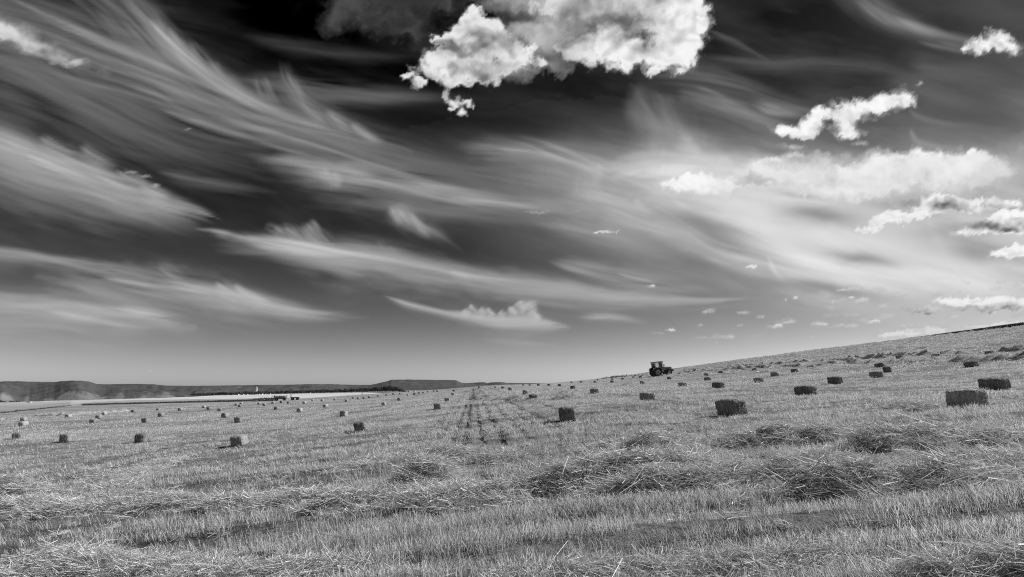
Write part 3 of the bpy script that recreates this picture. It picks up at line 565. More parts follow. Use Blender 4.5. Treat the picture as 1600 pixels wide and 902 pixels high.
def scatter(name, P, rot, scl, coll, parent=None, nvar=6):
    me = bpy.data.meshes.new(name); P = np.asarray(P, np.float32); me.vertices.add(len(P)); me.vertices.foreach_set('co', P.ravel())
    a = me.attributes.new('turn', 'FLOAT_VECTOR', 'POINT'); a.data.foreach_set('vector', np.asarray(rot, np.float32).ravel())
    a = me.attributes.new('size', 'FLOAT', 'POINT'); a.data.foreach_set('value', np.asarray(scl, np.float32))
    a = me.attributes.new('pick', 'INT', 'POINT'); a.data.foreach_set('value', RNG.randint(0, nvar, len(P)).astype(np.int32))
    o = link(name, me, parent)
    g = bpy.data.node_groups.new(name, 'GeometryNodeTree'); g.interface.new_socket('Geometry', in_out='INPUT', socket_type='NodeSocketGeometry'); g.interface.new_socket('Geometry', in_out='OUTPUT', socket_type='NodeSocketGeometry')
    gi = g.nodes.new('NodeGroupInput'); go = g.nodes.new('NodeGroupOutput'); ip = g.nodes.new('GeometryNodeInstanceOnPoints'); ci = g.nodes.new('GeometryNodeCollectionInfo')
    ci.inputs['Collection'].default_value = coll; ci.inputs['Separate Children'].default_value = True; ci.inputs['Reset Children'].default_value = True
    def na(nm, ty):
        x = g.nodes.new('GeometryNodeInputNamedAttribute'); x.data_type = ty; x.inputs['Name'].default_value = nm; return x.outputs[0]
    L = g.links.new; L(gi.outputs[0], ip.inputs['Points']); L(ci.outputs[0], ip.inputs['Instance']); ip.inputs['Pick Instance'].default_value = True
    L(na('pick', 'INT'), ip.inputs['Instance Index']); er = g.nodes.new('FunctionNodeEulerToRotation'); L(na('turn', 'FLOAT_VECTOR'), er.inputs[0]); L(er.outputs[0], ip.inputs['Rotation'])
    L(na('size', 'FLOAT'), ip.inputs['Scale']); L(ip.outputs[0], go.inputs[0])
    md = o.modifiers.new('scatter', 'NODES'); md.node_group = g
    return o
def field_mask(u, v):
    a = np.arctan2(u, v); r = np.hypot(u, v); return r < np.interp(a, *EDGE)*.99
def ring_points(r0, r1, dens, azr=(-44, 47)):
    """points between two radii with a density (per m2) that is a function of the radius"""
    rs_ = np.linspace(r0, r1, 400); dd = np.array([dens(r) for r in rs_]); th = math.radians(azr[1]-azr[0]); cum = np.r_[0, np.cumsum(.5*(dd[1:]*rs_[1:]+dd[:-1]*rs_[:-1])*np.diff(rs_))*th]
    n = int(cum[-1]); r = np.interp(RNG.rand(n)*cum[-1], cum, rs_); a = np.radians(azr[0])+RNG.rand(n)*th+YAW
    return r*np.sin(a), r*np.cos(a)

# ---------------------------------------------------------------- windrows: loose straw in rows and heaps
HEAPS = []                                    # (u, v, halfwidth) samples, to thin the stubble under them
STRAW = variants('straw_wisp', 6, M['loose_straw'], n=22, spread=.11, hmin=.12, hmax=.38, wd=.0066, lean=(0, 0), curve=.34, flat=.05, segs=3)
def windrow(label, pts, dens=150, part=True, scale=1., cat='straw row', group=None, noisy=1.):
    """pts: (px, py, width m, height m) along the row, laid on the ground"""
    q = []
    for px, py, wd, hg in pts:
        s = spot(px, py)
        if s: q.append((s[0], s[1], wd, hg))
    q = np.array(q); L = np.r_[0, np.cumsum(np.hypot(*np.diff(q[:, :2], axis=0).T))]
    step = max(.09, L[-1]/260); n = max(int(L[-1]/step), 8); t = np.linspace(0, L[-1], n)
    c = np.stack([np.interp(t, L, q[:, i]) for i in range(4)], 1)
    ker = np.hanning(9); ker /= ker.sum()
    for i in (0, 1):
        if n > 12:
            e = np.convolve(np.pad(c[:, i], 4, mode='edge'), ker, 'valid'); c[:, i] = e
    sd = random.random()*50; c[:, 1] += (fbm(t/2.2+sd, t*0, 3)-.5)*.7*noisy
    d = np.gradient(c[:, :2], axis=0); d /= np.linalg.norm(d, axis=1)[:, None]+1e-9; nrm = np.stack([-d[:, 1], d[:, 0]], 1)
    m = 13; s_ = np.linspace(-1, 1, m)
    W = c[:, 2]*(.7+.6*fbm(t/1.1+sd, t*0+3, 3)); H = c[:, 3]*(.25+1.5*fbm(t/.9+sd+9, t*0+1, 3)**1.2)*np.minimum(1, np.minimum(t, L[-1]-t)/min(.5, .2*L[-1])+.1)
    U = c[:, 0][:, None]+nrm[:, 0][:, None]*s_*W[:, None]*.5; V = c[:, 1][:, None]+nrm[:, 1][:, None]*s_*W[:, None]*.5
    prof = np.cos(s_*math.pi/2)**.8
    Z0 = height(U.ravel(), V.ravel()).reshape(U.shape)
    bumpy = .55+.9*fbm(U*3.1+sd, V*3.1, 3)
    Z = Z0+prof[None, :]*H[:, None]*bumpy-.03*(1-prof[None, :])-.02
    base = np.array([U.mean(), V.mean(), Z0.mean()])
    P = np.stack([U, V, Z], -1).reshape(-1, 3)-base
    o = link('straw_windrow', mesh_from('straw_windrow', P, grid_faces(n, m)[:, ::-1], [M['matted']], True)); o.location = base
    tag(o, label, cat, group)
    area = float((W*L[-1]/n).sum()); k = int(area*dens)
    ii = RNG.randint(0, n, k); ss = RNG.uniform(-1.15, 1.15, k); jt = RNG.normal(0, step, k)
    pu = c[ii, 0]+nrm[ii, 0]*ss*W[ii]*.5+d[ii, 0]*jt; pv = c[ii, 1]+nrm[ii, 1]*ss*W[ii]*.5+d[ii, 1]*jt
    pr = np.clip(np.cos(np.clip(ss, -1, 1)*math.pi/2), 0, 1)**.8
    pz = height(pu, pv)+pr*H[ii]*(.55+.9*fbm(pu*3.1+sd, pv*3.1, 3))+.01+RNG.exponential(.020, k)*pr*np.minimum(1, H[ii]/.15)
    rot = np.stack([RNG.normal(0, .24, k), RNG.normal(0, .24, k), RNG.rand(k)*6.283], 1)
    sz = RNG.uniform(.6, 1.25, k)*scale
    sct = scatter('loose_straw', np.stack([pu, pv, pz], 1)-base, rot, sz, STRAW, o); tag(sct, kind='stuff')
    for i in range(0, n, 2): HEAPS.append((c[i, 0], c[i, 1], W[i]*.42*min(1, c[i, 3]/.12)))
    return o
G1 = 'rows of loose straw across the foreground'
windrow('dark-hollowed straw row along the bottom left edge of the photograph', [(-60, 915, .8, .10), (20, 903, .8, .15), (80, 893, .85, .2), (130, 897, .8, .13), (200, 904, .6, .06), (242, 891, .55, .17), (285, 899, .6, .08), (380, 900, .6, .08), (470, 902, .7, .10), (560, 905, .6, .08), (640, 910, .5, .05)], 330, scale=.78, group=G1)
windrow('thin straw row along the bottom edge below the centre', [(760, 908, .5, .03), (900, 905, .5, .03), (1060, 903, .5, .03), (1200, 900, .5, .04), (1330, 895, .6, .04), (1420, 893, .6, .04)], 200, scale=.78, group=G1)
windrow('shadowed straw heap cut by the bottom right corner', [(1440, 905, .8, .08), (1520, 900, .8, .14), (1600, 895, .9, .17), (1700, 888, .8, .14)], 330, scale=.78, group=G1)
windrow('small round straw heap at the left edge above the long straw row', [(-40, 783, 1.1, .5), (10, 781, 1.3, .62), (45, 782, 1.1, .45), (85, 784, .8, .1)], 260, cat='straw heap')
windrow('long low straw row from the left edge to the foot of the central heap', [(-100, 800, .9, .12), (0, 796, .9, .11), (80, 801, .9, .19), (160, 798, .8, .14), (240, 796, .9, .17), (330, 792, .8, .17), (400, 788, .8, .12), (500, 788, .9, .15), (545, 792, .9, .22), (600, 786, .9, .12), (700, 780, 1.0, .14), (780, 783, 1.0, .22), (830, 780, .8, .1)], 220, group=G1)
windrow('low tuft of straw just right of the round heap on the left', [(100, 772, .8, .04), (150, 775, .9, .12), (200, 768, .8, .04)], 220, cat='straw heap')
windrow('largest straw heap, with a long tail to the left, in the middle foreground', [(790, 775, .9, .08), (850, 770, 1.0, .17), (900, 765, 1.1, .25), (950, 761, 1.2, .31), (1000, 759, 1.3, .35), (1050, 760, 1.3, .31), (1100, 762, 1.2, .24), (1160, 764, 1.1, .17), (1210, 765, 1.0, .1)], 300, cat='straw heap')
windrow('straw shelf at the front of the largest heap', [(900, 781, .8, .06), (960, 778, .8, .13), (1040, 776, .8, .15), (1110, 777, .8, .13), (1180, 778, .7, .08)], 240, cat='straw heap')
windrow('broad dark straw heap right of the largest heap', [(1200, 767, 1.1, .16), (1235, 766, 1.4, .38), (1280, 764, 1.5, .45), (1320, 764, 1.4, .40), (1360, 765, 1.2, .28), (1400, 766, .9, .12)], 250, cat='straw heap')
windrow('flattened straw row from the broad heap to the right edge', [(1380, 768, .8, .1), (1440, 764, .9, .16), (1480, 763, .9, .18), (1540, 761, .8, .14), (1620, 759, .8, .14), (1700, 757, .8, .14)], 220, group=G1)
windrow('dark straw heap near the right edge behind the flattened row', [(1480, 742, 1.0, .1), (1520, 740, 1.3, .3), (1560, 741, 1.3, .32), (1600, 745, 1.1, .2), (1680, 746, 1.1, .2)], 220, cat='straw heap')
windrow('short straw heap at the near end of the wheel tracks', [(658, 723, .8, .15), (680, 721, 1.1, .38), (705, 720, 1.0, .24), (740, 717, .8, .09), (775, 716, .8, .12), (805, 715, .7, .05)], 180, cat='straw heap')
windrow('small straw heap left of the wheel tracks, beyond the long row', [(628, 768, .8, .1), (655, 766, 1.1, .38), (685, 767, .8, .2)], 220, cat='straw heap')
windrow('little dark straw heap in the stubble on the left', [(135, 760, .9, .15), (172, 758, 1.2, .45), (202, 760, .9, .15)], 200, cat='straw heap')
windrow('faint straw tuft behind the little heap on the left', [(110, 747, .9, .1), (138, 745, 1.2, .2), (150, 748, .8, .08)], 160, cat='straw heap')
windrow('high straw heap behind the largest one, its back to the sun', [(930, 706, 1.0, .1), (960, 708, 1.3, .24), (1000, 707, 1.5, .36), (1035, 707, 1.6, .42), (1070, 708, 1.4, .24), (1100, 703, 1.0, .1)], 160, cat='straw heap')
windrow('straw row from the high heap towards the right', [(1095, 699, .8, .1), (1130, 695, 1.1, .16), (1180, 698, .9, .1), (1230, 696, 1.1, .17), (1290, 695, 1.2, .24), (1340, 695, 1.1, .15), (1400, 697, 1.2, .22), (1450, 696, 1.2, .2), (1500, 693, 1.1, .16), (1560, 696, 1., .14), (1640, 697, 1., .16)], 150, group=G1)
windrow('pale straw streak crossing the stubble left of the centre', [(510, 738, .9, .03), (560, 727, .9, .05), (600, 714, .9, .05), (650, 700, 1.0, .05), (700, 692, .9, .04)], 120, group=G1)
windrow('pale straw band lying in front of the bales on the left', [(130, 790, .9, .03), (250, 722, 1.2, .03), (300, 716, 1.2, .04)], 70, group=G1)
windrow('pale straw band crossing the wheel tracks in the middle distance', [(700, 632, 1.2, .08), (735, 629, 1.3, .1), (760, 627, 1.3, .14), (800, 625, 1.4, .3), (835, 627, 1.0, .1)], 70, group=G1)
windrow('dark oval straw heap in front of the end-on bale in the centre', [(868, 624, 1.3, .2), (885, 622.5, 2.2, .5), (900, 623.5, 1.3, .2)], 60, cat='straw heap')
windrow('low straw heap just behind the dark oval heap', [(872, 616.5, 1.4, .2), (898, 615.5, 2.4, .45), (914, 614.5, 1.2, .2)], 50, cat='straw heap')
windrow('flat dark straw heap in the middle distance below the tractor', [(972, 604, 1.6, .3), (982, 603.5, 2.4, .5), (990, 604, 1.4, .2)], 40, cat='straw heap')
windrow('small straw lump left of the large bale by the right edge', [(1392, 638, .8, .16), (1405, 636.5, 1.2, .26), (1420, 637, .8, .12), (1445, 641, .8, .1)], 110, cat='straw heap')
G2 = 'unbaled straw rows high on the right-hand slope'
windrow('nearest unbaled straw row on the slope, running off the right edge', [(1488, 566, 1.30, 0.23), (1500, 564, 1.73, 0.44), (1530, 563.5, 1.73, 0.56), (1570, 563, 1.73, 0.52), (1620, 560.5, 1.73, 0.52), (1700, 556, 1.73, 0.52)], 34, group=G2)
windrow('unbaled straw row above the nearest one, touching the right edge', [(1556, 551.5, 1.30, 0.37), (1580, 549, 1.73, 0.56), (1620, 546, 1.73, 0.56), (1700, 541, 1.73, 0.56)], 30, group=G2)
windrow('broken straw row below the middle of the right-hand slope', [(1216, 575, 1.15, 0.30), (1250, 573, 1.73, 0.52), (1262, 572, 1.44, 0.30), (1300, 570.5, 1.44, 0.44), (1330, 567.5, 1.58, 0.52), (1385, 568, 1.30, 0.30), (1410, 567, 1.58, 0.52), (1440, 565.5, 1.58, 0.44), (1473, 562, 1.58, 0.52)], 30, group=G2)
windrow('dark straw row across the middle of the right-hand slope', [(1280, 566.5, 1.30, 0.37), (1310, 563.5, 1.58, 0.56), (1350, 560.5, 1.58, 0.52), (1400, 557.5, 1.58, 0.52), (1450, 555, 1.58, 0.52), (1495, 551.5, 1.58, 0.44)], 28, group=G2)
windrow('far straw row running right from the tractor', [(1062, 583, 1.44, 0.44), (1090, 581.5, 1.58, 0.52), (1130, 579.5, 1.58, 0.52), (1160, 577.5, 1.73, 0.60), (1210, 573.5, 1.58, 0.44)], 26, group=G2)
windrow('faint far straw row just above the one beside the tractor', [(1070, 579, 1.44, 0.37), (1130, 575, 1.44, 0.44), (1200, 570.5, 1.58, 0.52), (1265, 566, 1.58, 0.52)], 22, group=G2)
windrow('straw row left of the tractor on the far field', [(940, 592, 1.44, 0.37), (970, 589.5, 1.58, 0.52), (1000, 588, 1.58, 0.44), (1014, 587, 1.44, 0.37)], 22, group=G2)
windrow('small separate straw lump high on the slope right of centre', [(1492, 554.5, 1.15, 0.30), (1505, 553.5, 1.58, 0.44), (1518, 554, 1.01, 0.23)], 30, cat='straw heap')
windrow('wavy low straw row behind the bales on the far left', [(50, 651, 1.15, 0.23), (80, 650, 1.30, 0.33), (110, 649, 1.30, 0.30), (140, 646.5, 1.30, 0.37), (185, 643.5, 1.44, 0.44), (200, 642.5, 1.44, 0.44)], 24)

for i_, (x_, y_, r_) in enumerate([(408, 692, 'front-most bale on the left'), (250, 688, 'shadowed bale in the near left row'), (128, 688, 'squarish bale in the near left row'), (592, 668, 'lone bale left of the wheel tracks')]):
    windrow('thin patch of pale loose straw beside the %s' % r_, [(x_-20, y_+1, 1.2, .03), (x_-5, y_-1, 1.6, .06), (x_+14, y_-3, 1.2, .03)], 90, cat='straw patch')
# ---------------------------------------------------------------- stubble over the whole field
def heap_keep(u, v):
    H = np.array(HEAPS); H = H[np.hypot(H[:, 0], H[:, 1]) < 45]; keep = np.ones(len(u), bool)
    for i in range(0, len(u), 20000):
        j = slice(i, i+20000); d = (u[j, None]-H[None, :, 0])**2+(v[j, None]-H[None, :, 1])**2
        keep[j] = (d > (H[None, :, 2]*.8)**2).all(1)
    return keep
def build_stubble():
    kw = dict(curve=.12, segs=2)
    T1 = variants('stubble_tuft', 6, M['stubble_straw'], n=15, spread=.085, wd=.0042, hmin=.05, hmax=.14, lean=(-.22, -.02), **kw)
    T2 = variants('stubble_patch', 6, M['stubble_straw'], n=13, spread=.13, wd=.008, hmin=.05, hmax=.115, lean=(-.22, -.02), **kw)
    T3 = variants('stubble_clump', 6, M['stubble_straw'], n=22, spread=.42, wd=.026, hmin=.05, hmax=.11, lean=(-.2, 0), **kw)
    def lay(name, u, v, coll, s0, s1):
        k = field_mask(u, v); u, v = u[k], v[k]
        band = fbm(u/2.6+v*.05, v/.42, 3, .6); band2 = fbm(u/5+7, v/1.6+3, 3); tr = np.ones(len(u))
        for u0, wd, v0, v1, kk in TRACKS: tr = tr*(1-min(1., kk*1.1)*np.exp(-((u-u0)/(wd*1.2))**2)*(.72+.6*fbm(v/2.2+u0*9, v*0, 2)).clip(0, 1)*sstep(v0-2, v0+2, v)*(1-sstep(v1*.8, v1, v)))
        pr = np.clip((band-.40)*6+.25, .10, 1)*np.clip((band2-.36)*4+.3, .32, 1)*tr*np.where(np.hypot(u, v) < 34, .4+.6*sstep(-.75, .35, np.sin(drill(u, v)+.5)), 1)*np.where(np.hypot(u, v) > 24, np.clip((fbm(u/1.0+3, v/26., 3)-.36)*5+.3, .3, 1), 1)
        pr = pr*(.5+.5*sstep(.36, .56, fbm(u/24+3, v/7, 3)))
        k = RNG.rand(len(u)) < pr; u, v, band, band2 = u[k], v[k], band[k], band2[k]
        k = heap_keep(u, v); u, v, band, band2 = u[k], v[k], band[k], band2[k]
        z = height(u, v); r = np.hypot(u, v); n = len(u)
        ln = (fbm(u/3+20, v/2+5, 2)-.5)*1.3; rot = np.stack([RNG.normal(0, .13, n), ln-.12+RNG.normal(0, .12, n)-.10*sstep(0, 6, u), RNG.uniform(-.7, .7, n)], 1)
        sz = (s0+(s1-s0)*RNG.rand(n))*(.65+.75*np.clip((band-.3)*2.2, 0, 1))*(1+.18*np.sin(drill(u, v)+.5)*(r < 34))
        print(name, n); return np.stack([u, v, z], 1), rot, sz, coll
    D1 = lambda r: 290 if r < 9 else 290*(9/r)**1.15
    for nm, rng, dens, coll, s0, s1, lb in (('stubble', (3, 22), D1, T1, .8, 1.25, 'short cut straw stubble standing in the foreground'),
                                ('stubble', (20, 62), lambda r: 120*(20/r)**1.3, T2, .75, 1.2, 'cut straw stubble standing in the middle of the field'),
                                ('stubble', (58, 250), lambda r: 7*(60/r)**1.5, T3, .7, 1.1, 'cut straw stubble covering the far half of the field')):
        u, v = ring_points(*rng, dens); tag(scatter(nm, *lay(nm, u, v, coll, s0, s1)), lb, kind='stuff')
    # thin litter of straw between the stalks
    u, v = ring_points(3, 40, lambda r: 2.5 if r < 12 else 2.5*(12/r)**1.5); k = fbm(u/3, v/1.2, 3) > .42; u, v = u[k], v[k]; n = len(u)
    tag(scatter('straw_litter', np.stack([u, v, height(u, v)+.03], 1), np.stack([RNG.normal(0, .2, n), RNG.normal(0, .2, n), RNG.rand(n)*6.28], 1), RNG.uniform(.5, 1., n), STRAW), 'stray straw lying among the stubble', kind='stuff')
    # clumps of uncollected straw on the upper slope
    u, v = ring_points(75, 262, lambda r: .2, (8, 46)); az = np.arctan2(u, v)-YAW
    s = height(u, v); pyx = 451-F*((s*math.cos(PITCH)-np.hypot(u, v)*math.sin(PITCH))/(np.hypot(u, v)*math.cos(PITCH)+s*math.sin(PITCH)))
    k = (u > 42+.0*v) & (RNG.rand(len(u)) < .55+.5*(fbm(u/14, v/5, 3) > .5)) & (fbm(u/25, v/8, 3) > .36)
    u, v = u[k], v[k]; n = len(u); C3 = variants('straw_clump', 6, M['loose_straw'], n=46, spread=.8, hmin=.4, hmax=1.1, wd=.05, lean=(0, 0), curve=.3, flat=.32, segs=2)
    tag(scatter('scattered_straw', np.stack([u, v, height(u, v)+.02], 1), np.stack([RNG.normal(0, .15, n), RNG.normal(0, .15, n), RNG.uniform(-.5, .5, n)], 1), RNG.uniform(.4, 1.0, n), C3), 'lumpy uncollected straw spread over the upper right slope', kind='stuff'); print('clumps', n)
build_stubble()
# dark standing crop along the crest
def build_crop():
    Cc = variants('crop_plant', 6, M['crop_leaf'], n=60, spread=.9, hmin=.8, hmax=1.25, wd=.09, lean=(0, 0), curve=.25, segs=2)
    P = []; S = []
    for px in np.arange(1380, 1760, .8):
        dx, dy, _ = ray(px, 560); h = math.hypot(dx, dy); rr = np.arange(120, 330, 1.5); zz = height(dx/h*rr, dy/h*rr)
        i = int(np.argmax(zz/rr)); s = (dx/h*rr[i], dy/h*rr[i])          # crest of the slope in this direction
        hgt = np.interp(px, [1380, 1440, 1500, 1600, 1760], [.15, .35, .6, .95, 1.1])
        for k in range(5):
            f = 1+.006*k; u, v = s[0]*f+random.uniform(-.3, .3), s[1]*f; P.append((u, v, float(height(u, v))-.05)); S.append(hgt*random.uniform(.85, 1.1))
    n = len(P); tag(scatter('standing_crop', P, np.stack([RNG.normal(0, .05, n), RNG.normal(0, .05, n), RNG.rand(n)*6.28], 1), S, Cc), 'dark strip of uncut crop along the crest at the upper right', kind='stuff')
build_crop()
def build_weeds():
    Wd = variants('weed_tuft', 6, M['crop_leaf'], n=46, spread=1.6, hmin=.5, hmax=1.1, wd=.14, lean=(0, 0), curve=.4, segs=2)
    P = []; SZ = []
    for px in np.r_[np.arange(0, 112, 1.2), np.arange(132, 425, .7)]:
        s = spot(px, np.interp(px, [0, 110, 132, 200, 300, 425], [646, 634.3, 633.6, 631.6, 629.2, 626.6])); 
        if s is None: continue
        if px < 112 and random.random() < .35: continue
        for k in range(3 if px > 130 else 1):
            f = 1+.012*k*(1 if px > 130 else .3); P.append((s[0]*f, s[1]*f, float(height(s[0]*f, s[1]*f))-.05)); SZ.append(.45 if px < 130 else .8)
    n = len(P); tag(scatter('weeds', P, np.stack([RNG.normal(0, .1, n), RNG.normal(0, .1, n), RNG.rand(n)*6.28], 1), np.array(SZ)*RNG.uniform(.6, 1.4, n), Wd), 'dark line of weeds along the field boundary on the left', kind='stuff')
build_weeds()
# ---------------------------------------------------------------- bales
BL, BW, BH = 1.0, .48, .42
def bale_mesh(seed, fine=True):
    rs = np.random.RandomState(seed); nx, ny, nz = (9, 26, 8) if fine else (4, 9, 3)
    bm = bmesh.new(); idx = {}; V = []; Fs = []
    def vid(i, j, k):
        if (i, j, k) not in idx: idx[(i, j, k)] = len(V); V.append((i/nx-.5, j/ny-.5, k/nz-.5))
        return idx[(i, j, k)]
    for j in range(ny):
        for i in range(nx):
            Fs.append((vid(i, j, 0), vid(i, j+1, 0), vid(i+1, j+1, 0), vid(i+1, j, 0))); Fs.append((vid(i, j, nz), vid(i+1, j, nz), vid(i+1, j+1, nz), vid(i, j+1, nz)))
        for k in range(nz):
            Fs.append((vid(0, j, k), vid(0, j, k+1), vid(0, j+1, k+1), vid(0, j+1, k))); Fs.append((vid(nx, j, k), vid(nx, j+1, k), vid(nx, j+1, k+1), vid(nx, j, k+1)))
    for i in range(nx):
        for k in range(nz):
            Fs.append((vid(i, 0, k), vid(i+1, 0, k), vid(i+1, 0, k+1), vid(i, 0, k+1))); Fs.append((vid(i, ny, k), vid(i, ny, k+1), vid(i+1, ny, k+1), vid(i+1, ny, k)))
    P = np.array(V); q = P.copy(); e = np.abs(P)*2
    rnd = 1-.045*(e[:, [1, 2, 0]]**8+e[:, [2, 0, 1]]**8); P = P*rnd
    sl = rs.rand(14); fl = (sl[np.clip(((q[:, 1]+.5)*12).astype(int), 0, 13)]-.5)*.05
    groove = -.05*np.exp(-((np.abs(q[:, 0])-.22)/.05)**2) if fine else 0
    bow = 1+.03*np.cos(q[:, 1]*math.pi); top = np.abs(q[:, 2]) > .45; ends = np.abs(q[:, 1]) > .45
    P[:, 0] *= (1+fl)*bow; P[:, 2] *= (1+fl)+np.where(ends | top, groove, 0)
    P = P*np.array([BW, BL, BH]); P[:, 2] += BH/2-.012+(q[:, 2]+.5)*.045*(1-(2*q[:, 0])**2)*(1-(2*q[:, 1])**4)
    P[:, 1] += np.where(ends, (fbm(q[:, 0]*9+seed, q[:, 2]*9, 3)-.5)*.05, 0)
    P += rs.normal(0, .009 if fine else .012, P.shape); P[:, 0] += (fbm(q[:, 1]*7+seed, q[:, 2]*4, 3)-.5)*.06*np.sign(q[:, 0]); P[:, 2] += (fbm(q[:, 1]*7+seed, q[:, 0]*4+9, 3)-.5)*.07*(q[:, 2] > 0)
    sh = rs.normal(0, .03, 2); P[:, 0] += P[:, 2]*sh[0]*1.6; P[:, 1] += P[:, 2]*sh[1]*1.6; P[:, 2] += P[:, 1]*rs.normal(0, .02)+P[:, 0]*rs.normal(0, .04)
    return mesh_from('straw_bale', P, Fs, [M['bale_straw']], not fine)
FINE = [bale_mesh(i) for i in range(4)]; COARSE = [bale_mesh(10+i, False) for i in range(4)]
def twine_mesh(sx):
    m = MB(); x = sx*BW*.22; y = BL/2+.006; z0, z1 = -.01, BH-.018
    for a, b in (((x, -y, z0), (x, -y, z1)), ((x, -y, z1), (x, y, z1)), ((x, y, z1), (x, y, z0))): m.bar(a, b, .005, 5)
    return m.mesh('twine', M['twine'])
TW = [twine_mesh(-1), twine_mesh(1)]
def fuzz_mesh(seed):
    rs = np.random.RandomState(seed); V = []; Fs = []
    for i in range(420):
        f = rs.choice([0, 0, 1, 2, 3, 4]); a, b = rs.uniform(-.5, .5, 2)
        p, nn = [((a*BW, b*BL, BH), (0, 0, 1)), ((BW/2, b*BL, (a+.5)*BH), (1, 0, 0)), ((-BW/2, b*BL, (a+.5)*BH), (-1, 0, 0)), ((a*BW, -BL/2, (b+.5)*BH), (0, -1, 0)), ((a*BW, BL/2, (b+.5)*BH), (0, 1, 0))][f]
        p = np.array(p); nn = np.array(nn, float); d = rs.normal(0, 1, 3); d -= d@nn*nn*.9; d += nn*.22; d /= np.linalg.norm(d); h = rs.uniform(.05, .16 if f == 0 else .12)
        s = np.cross(d, rs.normal(0, 1, 3)); s /= np.linalg.norm(s); k = len(V); p = p-nn*.008
        V += [p-s*.004, p+s*.004, p+d*h+s*.0025, p+d*h-s*.0025]; Fs.append((k, k+1, k+2, k+3))
    return mesh_from('loose_straw', V, Fs, [M['loose_straw']])
FZ = [fuzz_mesh(20+i) for i in range(3)]
ORD = ['leftmost', 'second from the left', 'third from the left', 'fourth from the left', 'fifth from the left', 'sixth from the left', 'seventh from the left', 'eighth from the left', 'ninth from the left', 'tenth from the left', 'eleventh from the left', 'twelfth from the left', 'thirteenth from the left', 'fourteenth from the left', 'fifteenth from the left', 'sixteenth from the left']
GB = 'straw bales lying across the stubble field'
nb = [0]
def bale(px, py, label, yaw=0., tilt=0., roll=0., lift=0.):
    s = spot(px, py)
    if s is None:
        for dy in (1, 2, 3, 4):
            s = spot(px, py+dy)
            if s and math.hypot(s[0], s[1]) < 420: break
    d = math.hypot(s[0], s[1])
    if d > 275:
        for dy in np.arange(.25, 6, .25):
            s = spot(px, py+dy)
            if math.hypot(s[0], s[1]) < 270: break
        d = math.hypot(s[0], s[1])
    nb[0] += 1; k = nb[0]; h = 1.3
    gx = float(height(s[0]+h, s[1])-height(s[0]-h, s[1]))/(2*h); gy = float(height(s[0], s[1]+h)-height(s[0], s[1]-h))/(2*h)
    n = Vector((-gx, -gy, 1)).normalized(); az = math.radians(-6+yaw); y = Vector((math.sin(az), math.cos(az), 0)); x = y.cross(n).normalized(); y = n.cross(x)
    f = 1+.32/d; u, v = s[0]*f, s[1]*f
    R = Matrix((x, y, n)).transposed().to_4x4() @ Euler((math.radians(tilt), math.radians(roll), 0)).to_matrix().to_4x4()
    fine = d < 75
    o = link('straw_bale', (FINE if fine else COARSE)[k % 4]); sc_ = 1+.05*math.sin(k*2.3)
    o.matrix_world = Matrix.Translation((u, v, float(height(u, v))+.015+lift)) @ R @ Matrix.Diagonal((1, sc_, 1+.06*math.sin(k*1.7), 1))
    tag(o, label, 'bale', GB)
    if fine:
        for t in TW: link('twine', t, o)
        z = link('loose_straw', FZ[k % 3], o); z['kind'] = 'stuff'
    return o
